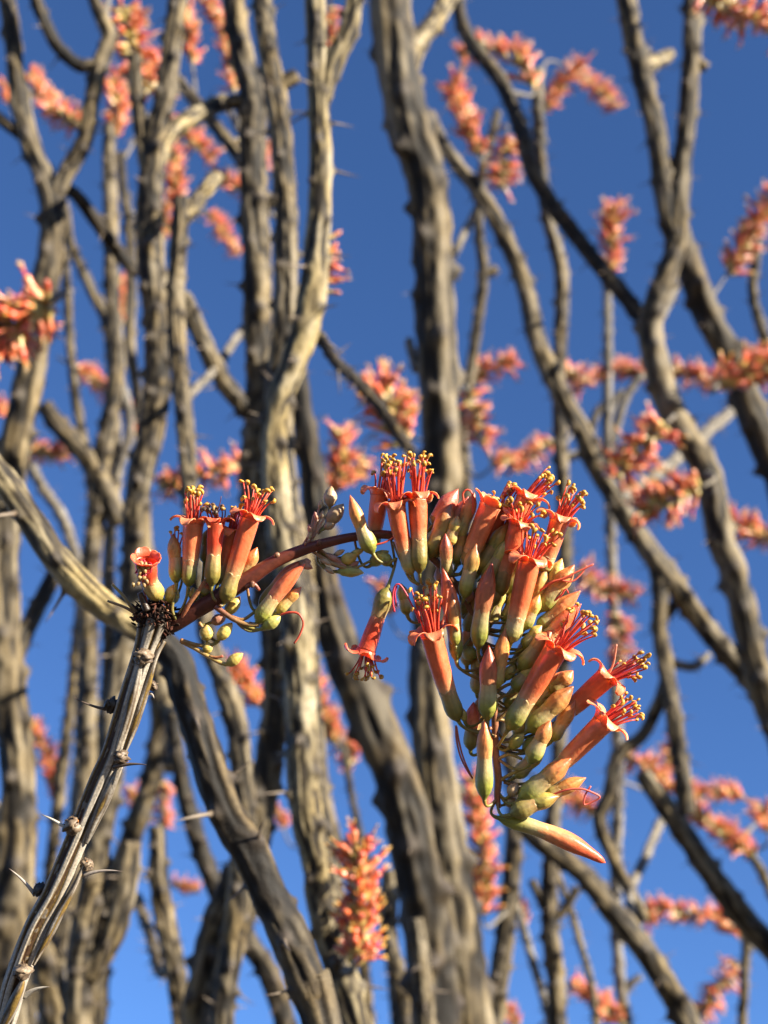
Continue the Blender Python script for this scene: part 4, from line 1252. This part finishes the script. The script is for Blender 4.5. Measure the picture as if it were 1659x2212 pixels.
bud((554, 1348), (660, 1217), 35, 36, 'coral', 'green', 0.36, 0.04, at=(513, 1345, -22), depth=(-16, -12))
bud((560, 1314), (656, 1208), 32, 30, 'coral', 'olive', 0.42, 0.03, at=(534, 1268, 6), depth=(8, 10))
for (a_, b_) in (((646, 1212), (676, 1228)), ((655, 1216), (672, 1212))):
    small_bud(a_, b_, 18, 'pink', depth=(6, 4), ped=False)
small_bud((567, 1357), (607, 1330), 27, 'green', at=(520, 1350, -20), depth=(-20, -20))
bud((596, 1325), (651, 1268), 25, 26, 'orange', 'yellow', 0.55, at=(538, 1345, 0), depth=(4, 6))
small_bud((486, 1326), (518, 1288), 29, 'yellow', at=(478, 1320, 12), depth=(14, 14))
small_bud((470, 1383), (502, 1345), 27, 'yellow', at=(462, 1388, -12), depth=(-14, -14))
small_bud((446, 1384), (447, 1350), 31, 'yellow', at=(455, 1392, -12), depth=(-8, -22))
small_bud((448, 1412), (447, 1385), 22, 'yellow', at=(440, 1400, -10), depth=(-6, -12))
small_bud((489, 1437), (525, 1411), 24, 'yellow', at=(485, 1434, -16), depth=(-16, -18))
small_bud((371, 1308), (377, 1262), 34, 'yellow', at=NODE, depth=(4, 2))
bud((438, 1288), (455, 1256), 24, 24, 'coral', 'green', 0.5, at=(430, 1310, 4), depth=(6, 6))
small_bud((420, 1300), (416, 1268), 24, 'green', at=NODE, depth=(8, 8))
small_bud((455, 1345), (490, 1330), 24, 'pink', at=(430, 1348, 8), depth=(14, 14))
small_bud((500, 1240), (508, 1205), 26, 'green', at=(500, 1270, 12), depth=(16, 16))
small_bud((395, 1238), (388, 1200), 24, 'pink', at=NODE, depth=(20, 20))
twig('side_stalk', [(390, 1345, -10), (405, 1310, -20), (430, 1275, -24), (445, 1253, -26)], 6, 4.5, (0.30, 0.10, 0.06), (0.36, 0.20, 0.10))
twig('side_stalk', [(380, 1338, -14), (372, 1315, -18), (380, 1280, -14)], 4, 3, OLV, OLV)
twig('side_stalk', [(465, 1310, -18), (500, 1335, -22), (530, 1348, -22), (560, 1350, -18)], 6.5, 4.5, (0.20, 0.07, 0.05), (0.34, 0.24, 0.09))
twig('side_stalk', [(500, 1332, -18), (525, 1338, -18), (550, 1322, -10)], 4, 3.5, (0.34, 0.16, 0.08), OLV)
twig('side_stalk', [(520, 1346, -20), (548, 1358, -20), (578, 1358, -18), (590, 1345, -18)], 4, 3.4, (0.34, 0.30, 0.08), (0.36, 0.34, 0.08))
twig('side_stalk', [(430, 1345, 10), (450, 1372, 4), (468, 1385, -6), (480, 1372, -10)], 4, 3, (0.36, 0.24, 0.1), OLV)
twig('side_stalk', [(530, 1268, -18), (548, 1262, -18), (560, 1275, -14)], 6, 4, (0.2, 0.05, 0.03), (0.26, 0.08, 0.05))
twig('fallen_style', [(606, 1328, -20), (625, 1323, -24), (645, 1326, -26), (655, 1346, -26), (647, 1372, -24), (635, 1390, -22)], 2.6, 2.2, (0.62, 0.07, 0.04), (0.66, 0.13, 0.08), mat=M_STAMEN)

# withered stamens: dark tangle on one bloom, curled magenta ones on the drooping old bloom
for k_ in range(16):
    a_ = frng.normal(size=2)
    stamen_obj(L2, Q(467 + a_[0] * 6, 1132, -26), Q(467 + a_[0] * 10, 1114, -34), Q(462 + a_[0] * 11, 1108 - abs(a_[1]) * 7, -36 + a_[1] * 6), 1.8, 12, (0.12, 0.02, 0.015), 6000 + k_, [(0.05, 0.03, 0.015), (0.22, 0.13, 0.04), (0.34, 0.22, 0.06)][k_ % 3])
for k_, (x_, y_) in enumerate([(438, 1090), (478, 1072), (482, 1090), (446, 1082), (475, 1128)]):
    twig('withered_filament', [(465, 1115, -34), ((465 + x_) / 2 + 3, (1115 + y_) / 2 - 4, -36), (x_, y_, -38)], 1.4, 0.8, (0.10, 0.02, 0.015), (0.14, 0.03, 0.02), L2, M_STAMEN, 6)
for k_ in range(13):
    a_, r_ = k_ * 0.5, 6 + k_ * 0.8
    cx, cy = 310 + frng.normal() * 6, 1229 + frng.normal() * 11
    pts_ = [(316, 1216, -70)] + [(cx + math.cos(a_ + s * 1.5) * r_ * (1 - s * 0.16), cy + math.sin(a_ + s * 1.5) * r_ * (1 - s * 0.16), -82 - s * 2) for s in range(4)]
    o_ = twig('withered_filament', pts_, 2.0, 1.6, (0.50, 0.02, 0.04), (0.34, 0.02, 0.05), OLD, M_STAMEN, 6)
    lumpy('anther', Q(*pts_[-1]), 4.2 * PXW, UPV + RGT * frng.normal(), M_STAMEN, OLD, ((0.35, 0.22, 0.07), (0.65, 0.50, 0.25)), 7000 + k_, 0.2, 10, 8, 1.4)
for k_ in range(5):
    lumpy('anther', Q(300 + frng.normal() * 12, 1258 + frng.normal() * 8, -86), 4.2 * PXW, UPV + RGT * frng.normal(), M_STAMEN, OLD, ((0.30, 0.20, 0.08), (0.60, 0.46, 0.22)), 7100 + k_, 0.2, 10, 8, 1.4)

# ---- dried spray on the stalk
small_bud((712, 1096), (716, 1050), 30, 'dry', at=(706, 1128, 8), depth=(8, 6))
small_bud((704, 1132), (742, 1088), 33, 'dry', at=(690, 1148, 8), depth=(6, 2))
small_bud((700, 1142), (726, 1126), 19, 'dry', at=(688, 1152, 8), depth=(2, 0))
for k_, (x_, y_) in enumerate([(690, 1096), (696, 1110), (686, 1122), (678, 1112), (700, 1120), (680, 1140), (672, 1150), (694, 1134), (668, 1164), (660, 1172)]):
    twig('dry_stalk', [(650 + k_ * 3, 1186 - k_ * 3, 4), ((655 + x_) / 2 + 3, (1184 + y_) / 2, 2), (x_, y_, frng.normal() * 8)], 3, 2.2, (0.30, 0.12, 0.08), (0.52, 0.36, 0.27))
    if k_ % 2 == 0:
        small_bud((x_ - 1, y_ + 4), (x_ + 4 * frng.normal(), y_ - 18), 10, 'pink' if k_ % 4 else 'dry', depth=(2, 0), ped=False)
for (a_, b_, w_, t_) in (((728, 1235), (786, 1238), 26, 'green'), ((735, 1212), (772, 1198), 28, 'yellow'), ((700, 1196), (740, 1216), 14, 'pink'), ((712, 1212), (752, 1226), 13, 'pink'), ((690, 1203), (716, 1222), 12, 'dry'),
                         ((722, 1200), (745, 1188), 12, 'dry'), ((745, 1225), (776, 1212), 16, 'pink'), ((700, 1226), (722, 1240), 12, 'dry'), ((755, 1200), (788, 1186), 15, 'yellow')):
    small_bud(a_, b_, w_, t_, at=(688, 1190, 8), depth=(8, -4))
twig('dry_stalk', [(672, 1190, 6), (700, 1206, 2), (735, 1224, -4), (768, 1226, -6), (800, 1212, -4)], 3.5, 3, (0.45, 0.25, 0.13), (0.32, 0.30, 0.09))
twig('dry_stalk', [(690, 1186, 6), (725, 1208, 2), (750, 1202, 0), (775, 1184, 2)], 3, 2.4, (0.45, 0.27, 0.17), (0.22, 0.16, 0.08))

# ---- the nodding head: open flowers, far ones first
flower((804, 1182), (821, 1068), 40, 34, (843, 998), 'coral', 'green', 13, 24, 0.30, depth=(22, 18), at=(815, 1157, 10))
flower((890, 1243), (855, 1092), 40, 33, (852, 992), 'coral', 'pale', 18, 34, 0.34, 0.02, depth=(-12, -24), at=(905, 1262, -4))
flower((907, 1240), (902, 1076), 41, 40, (908, 988), 'coral', 'olive', 17, 28, 0.42, 0.0, depth=(-22, -16), at=(915, 1262, -6))
bud((806, 1197), (756, 1069), 30, 38, 'orange', 'green', 0.42, 0.02, depth=(-26, -34), at=(845, 1208, -10))
bud((934, 1136), (990, 1056), 42, 34, 'pink', 'olive', 0.3, depth=(20, 24))
bud((926, 1206), (975, 1088), 40, 38, 'tan', 'olive', 0.5, depth=(-6, -2))
bud((968, 1180), (989, 1114), 29, 30, 'yellow', 'yellow', 0.5, depth=(-12, -16))
bud((990, 1170), (1025, 1064), 32, 28, 'orange', 'yellow', 0.45, depth=(14, 8))
bud((965, 1165), (1012, 1072), 30, 28, 'pink', 'olive', 0.4, depth=(28, 26))
flower((1004, 1226), (1060, 1092), 46, 36, (1076, 1076), 'salmon', 'olive', 7, 12, 0.26, 0.0, depth=(0, -14), reach=26, curl=1.2, lobes=3)
flower((1046, 1210), (1080, 1104), 36, 30, (1106, 1046), 'coral', 'olive', 9, 16, 0.3, depth=(30, 30), stcol=(0.50, 0.02, 0.06), lobes=4)
flower((1078, 1196), (1136, 1078), 42, 34, (1190, 1030), 'salmon', 'olive', 18, 26, 0.3, depth=(26, 22), reach=38)
flower((1172, 1240), (1208, 1124), 42, 36, (1248, 1062), 'salmon', 'pale', 18, 28, 0.3, depth=(14, 6), reach=40, at=(1090, 1330, 14))
flower((1074, 1292), (1121, 1134), 42, 38, (1128, 1086), 'coral', 'olive', 16, 46, 0.34, depth=(-2, -18), at=(1050, 1330, 4))
flower((1103, 1390), (1143, 1212), 48, 40, (1168, 1146), 'coral', 'pale', 19, 44, 0.30, 0.0, depth=(-34, -52), at=(1075, 1420, -10), reach=36)
bud((965, 1250), (962, 1152), 29, 28, 'rust', 'olive', 0.40, depth=(-22, -30))
bud((1001, 1294), (1029, 1174), 34, 34, 'tan', 'green', 0.52, depth=(-26, -36))
bud((1033, 1242), (1100, 1128), 38, 38, 'olive', 'olive', 0.55, depth=(10, 2))
bud((1042, 1262), (1108, 1158), 32, 32, 'yellow', 'green', 0.6, depth=(-4, -12))
bud((1033, 1404), (1063, 1214), 42, 40, 'rust', 'green', 0.42, 0.02, depth=(-30, -50), at=(1052, 1440, -8))
bud((986, 1430), (955, 1222), 38, 31, 'coral', 'green', 0.34, -0.03, depth=(-24, -34), at=(1040, 1440, -6))
bud((984, 1398), (976, 1280), 26, 26, 'tan', 'green', 0.4, depth=(-38, -46))
bud((1058, 1310), (1100, 1222), 34, 36, 'olive', 'olive', 0.62, depth=(2, -6))
bud((1000, 1330), (1022, 1238), 30, 30, 'olive', 'olive', 0.55, depth=(18, 14))
bud((1008, 1372), (1040, 1268), 34, 34, 'tan', 'olive', 0.5, depth=(16, 12))
bud((1164, 1322), (1241, 1220), 38, 38, 'orange', 'green', 0.48, depth=(2, -6))
bud((1130, 1362), (1166, 1284), 29, 30, 'yellow', 'green', 0.62, depth=(-12, -20))
bud((1136, 1345), (1180, 1225), 34, 34, 'yellow', 'pale', 0.45, depth=(12, 4))
bud((1160, 1360), (1254, 1276), 36, 34, 'orange', 'green', 0.34, depth=(6, -4))
bud((1168, 1390), (1256, 1304), 36, 34, 'coral', 'green', 0.3, depth=(-8, -16))
bud((1128, 1402), (1172, 1350), 30, 30, 'yellow', 'green', 0.62, depth=(-4, -10))
bud((1146, 1412), (1190, 1346), 30, 30, 'olive', 'green', 0.6, depth=(6, 0))
flower((1096, 1578), (1202, 1404), 50, 44, (1276, 1330), 'coral', 'green', 18, 46, 0.36, 0.0, depth=(-40, -64), at=(1072, 1612, -6), reach=40)
flower((1206, 1556), (1310, 1464), 46, 36, (1388, 1430), 'coral', 'olive', 18, 28, 0.26, 0.0, depth=(14, 6), at=(1085, 1600, 8), reach=36, stcol=(0.60, 0.03, 0.035))
flower((1196, 1668), (1302, 1562), 46, 36, (1372, 1522), 'salmon', 'green', 18, 34, 0.24, 0.0, depth=(-4, -18), at=(1088, 1690, 0), reach=46, curl=2.4, stcol=(0.62, 0.03, 0.03))
flower((991, 1559), (932, 1370), 47, 40, (921, 1272), 'coral', 'olive', 20, 36, 0.34, 0.02, depth=(-20, -44), at=(1062, 1572, -4), reach=38)
bud((1073, 1766), (1308, 1864), 40, 36, 'coral', 'green', 0.40, 0.05, depth=(-10, -22), at=(1072, 1726, -6), blunt=0.5)
flower((838, 1268), (792, 1404), 38, 40, (790, 1464), 'red', 'olive', 15, 34, 0.44, 0.0, depth=(-18, -24), at=(856, 1205, 0), reach=34, curl=2.6)
bud((1053, 1558), (1056, 1394), 39, 41, 'rust', 'green', 0.46, 0.0, depth=(-44, -52), at=(1070, 1590, -8))
bud((1070, 1490), (1093, 1356), 32, 30, 'orange', 'yellow', 0.35, 0.0, depth=(-36, -46), at=(1064, 1540, -6))
bud((1046, 1728), (1047, 1554), 35, 39, 'orange', 'green', 0.50, 0.0, depth=(-36, -46), at=(1072, 1726, -8))
bud((1120, 1448), (1194, 1360), 40, 40, 'orange', 'green', 0.58, depth=(-14, -24))
bud((1108, 1494), (1160, 1428), 36, 38, 'yellow', 'green', 0.66, depth=(-8, -14))
bud((1136, 1582), (1240, 1482), 42, 42, 'tan', 'green', 0.46, 0.0, depth=(-12, -22), at=(1072, 1600, 0))
bud((1190, 1602), (1244, 1512), 34, 32, 'orange', 'green', 0.4, depth=(2, -6), at=(1080, 1610, 4))
bud((1190, 1500), (1238, 1448), 34, 34, 'orange', 'olive', 0.45, depth=(8, 2))
bud((1144, 1650), (1189, 1556), 34, 40, 'orange', 'green', 0.62, 0.0, depth=(-34, -42), at=(1078, 1640, -8))
bud((1120, 1730), (1234, 1638), 42, 44, 'orange', 'green', 0.56, 0.0, depth=(-24, -34), at=(1082, 1720, -6))
bud((1176, 1722), (1266, 1680), 32, 32, 'orange', 'olive', 0.34, depth=(-8, -12), at=(1084, 1724, -2))
bud((1102, 1760), (1208, 1720), 36, 42, 'olive', 'olive', 0.6, 0.03, depth=(-34, -34), at=(1074, 1730, -8))
bud((1016, 1622), (1023, 1516), 34, 34, 'coral', 'olive', 0.45, depth=(8, 4))
bud((1026, 1600), (1040, 1500), 30, 30, 'tan', 'olive', 0.5, depth=(16, 14))
small_bud((1030, 1420), (996, 1402), 32, 'green', depth=(4, 0))
small_bud((1100, 1616), (1132, 1585), 28, 'green', depth=(-12, -16))
small_bud((1090, 1470), (1112, 1436), 26, 'green', depth=(2, 0))
small_bud((1004, 1560), (998, 1528), 16, 'yellow', depth=(-14, -14))
small_bud((1126, 1520), (1160, 1488), 30, 'green', depth=(14, 10))
small_bud((1100, 1720), (1118, 1692), 26, 'dry', depth=(-14, -18))
small_bud((1090, 1738), (1116, 1726), 24, 'dry', depth=(-2, -4))
small_bud((1130, 1622), (1166, 1592), 28, 'green', depth=(6, 2))
small_bud((952, 1262), (944, 1226), 26, 'pink', depth=(4, 0))
small_bud((1012, 1300), (1016, 1270), 22, 'pink', depth=(-2, -6))
small_bud((845, 1222), (812, 1196), 28, 'green', depth=(-2, -8))
small_bud((800, 1222), (840, 1190), 30, 'green', depth=(4, 0))
bud((880, 1330), (866, 1260), 26, 26, 'olive', 'green', 0.6, depth=(6, 4), at=(930, 1330, 8))
# the small green stalks of the head and loose red styles
for pts_ in ([(800, 1178, -4), (812, 1206, -10), (835, 1216, -12), (856, 1206, -10)], [(850, 1170, 0), (862, 1200, -4), (885, 1250, -10), (905, 1262, -10)],
             [(1062, 1480, 0), (1040, 1470, -8), (1004, 1452, -16), (986, 1436, -22)], [(1066, 1520, 0), (1085, 1505, -6), (1112, 1495, -10)], [(1068, 1560, 0), (1092, 1540, -4), (1130, 1500, -6)],
             [(1070, 1590, -2), (1040, 1585, -10), (1010, 1575, -16), (992, 1562, -20)], [(1074, 1640, -4), (1100, 1630, -14), (1128, 1640, -24)], [(1076, 1690, -4), (1096, 1676, -10), (1140, 1656, -24)],
             [(1050, 1425, 0), (1072, 1400, -8), (1100, 1388, -20)], [(1058, 1460, 0), (1086, 1440, -8), (1120, 1420, -8)], [(1064, 1500, 0), (1100, 1478, 2), (1150, 1470, 4)],
             [(1068, 1550, 2), (1100, 1560, 8), (1150, 1570, 10)]):
    twig('side_stalk', pts_, 4, 3.2, (0.36, 0.24, 0.10), (0.30, 0.30, 0.08))
for pts_, c_ in (([(985, 1567, -22), (986, 1596, -26), (994, 1632, -28), (1008, 1662, -28), (1021, 1682, -28)], (0.45, 0.10, 0.06)), ([(986, 1570, -22), (992, 1604, -24), (1002, 1640, -26), (1020, 1680, -28)], (0.55, 0.14, 0.09)),
                 ([(1166, 1276, -20), (1190, 1258, -26), (1215, 1250, -28), (1245, 1236, -28), (1282, 1219, -26)], (0.75, 0.14, 0.08)), ([(1175, 1270, -20), (1205, 1254, -24), (1235, 1256, -24), (1255, 1240, -22), (1268, 1222, -20)], (0.74, 0.16, 0.10)),
                 ([(1195, 1716, -26), (1225, 1706, -34), (1255, 1704, -36), (1280, 1712, -36), (1296, 1722, -34), (1280, 1732, -32), (1262, 1738, -32), (1264, 1718, -34), (1276, 1698, -36)], (0.76, 0.15, 0.11)),
                 ([(852, 1322, -24), (848, 1296, -26), (852, 1268, -26), (862, 1262, -26), (876, 1280, -26), (896, 1320, -30), (906, 1345, -34)], (0.55, 0.05, 0.09)), ([(856, 1310, -20), (853, 1282, -24), (858, 1266, -24)], (0.50, 0.04, 0.10)),
                 ([(1003, 1090, -24), (1000, 1066, -26), (1010, 1058, -26), (1020, 1068, -26), (1021, 1110, -24)], (0.75, 0.10, 0.05)), ([(1196, 1298, -14), (1212, 1286, -18), (1222, 1272, -18), (1228, 1282, -18)], (0.6, 0.06, 0.05)),
                 ([(1316, 1455, -12), (1326, 1430, -14), (1332, 1392, -16)], (0.70, 0.30, 0.20)), ([(955, 1350, -50), (962, 1320, -52), (967, 1276, -54)], (0.72, 0.22, 0.13)), ([(795, 1180, -30), (830, 1172, -30), (850, 1160, -28)], (0.7, 0.1, 0.05))):
    twig('fallen_style', pts_, 2.3, 1.8, c_, c_, mat=M_STAMEN)

# buds crowding the inside of the head
for (a_, b_, w_, t_, z_) in [((940, 1205), (952, 1112), 32, 'olive', 26), ((985, 1225), (1002, 1128), 34, 'tan', 22), ((1018, 1262), (1042, 1150), 34, 'orange', 24), ((1060, 1230), (1084, 1120), 36, 'tan', 36),
                             ((1098, 1290), (1130, 1180), 36, 'yellow', 26), ((1120, 1310), (1162, 1208), 34, 'orange', 30), ((1060, 1350), (1086, 1262), 32, 'yellow', 20), ((1090, 1352), (1124, 1262), 34, 'olive', 22),
                             ((1008, 1440), (1012, 1348), 32, 'orange', 20), ((1078, 1420), (1106, 1330), 32, 'yellow', 18), ((1030, 1500), (1034, 1408), 32, 'olive', 20), ((1106, 1452), (1150, 1376), 34, 'orange', 22),
                             ((1140, 1450), (1210, 1362), 36, 'coral', 26), ((1092, 1530), (1140, 1456), 34, 'yellow', 18), ((1150, 1530), (1216, 1450), 36, 'orange', 24), ((1110, 1590), (1166, 1520), 34, 'olive', 20),
                             ((1150, 1620), (1216, 1556), 34, 'tan', 22), ((1110, 1680), (1176, 1616), 34, 'yellow', 12), ((1140, 1700), (1216, 1660), 32, 'orange', 14), ((1176, 1300), (1214, 1206), 34, 'yellow', 16)]:
    bud(a_, b_, w_, w_, t_, 'green' if z_ % 4 else 'pale', 0.46, depth=(z_, z_ - 6))
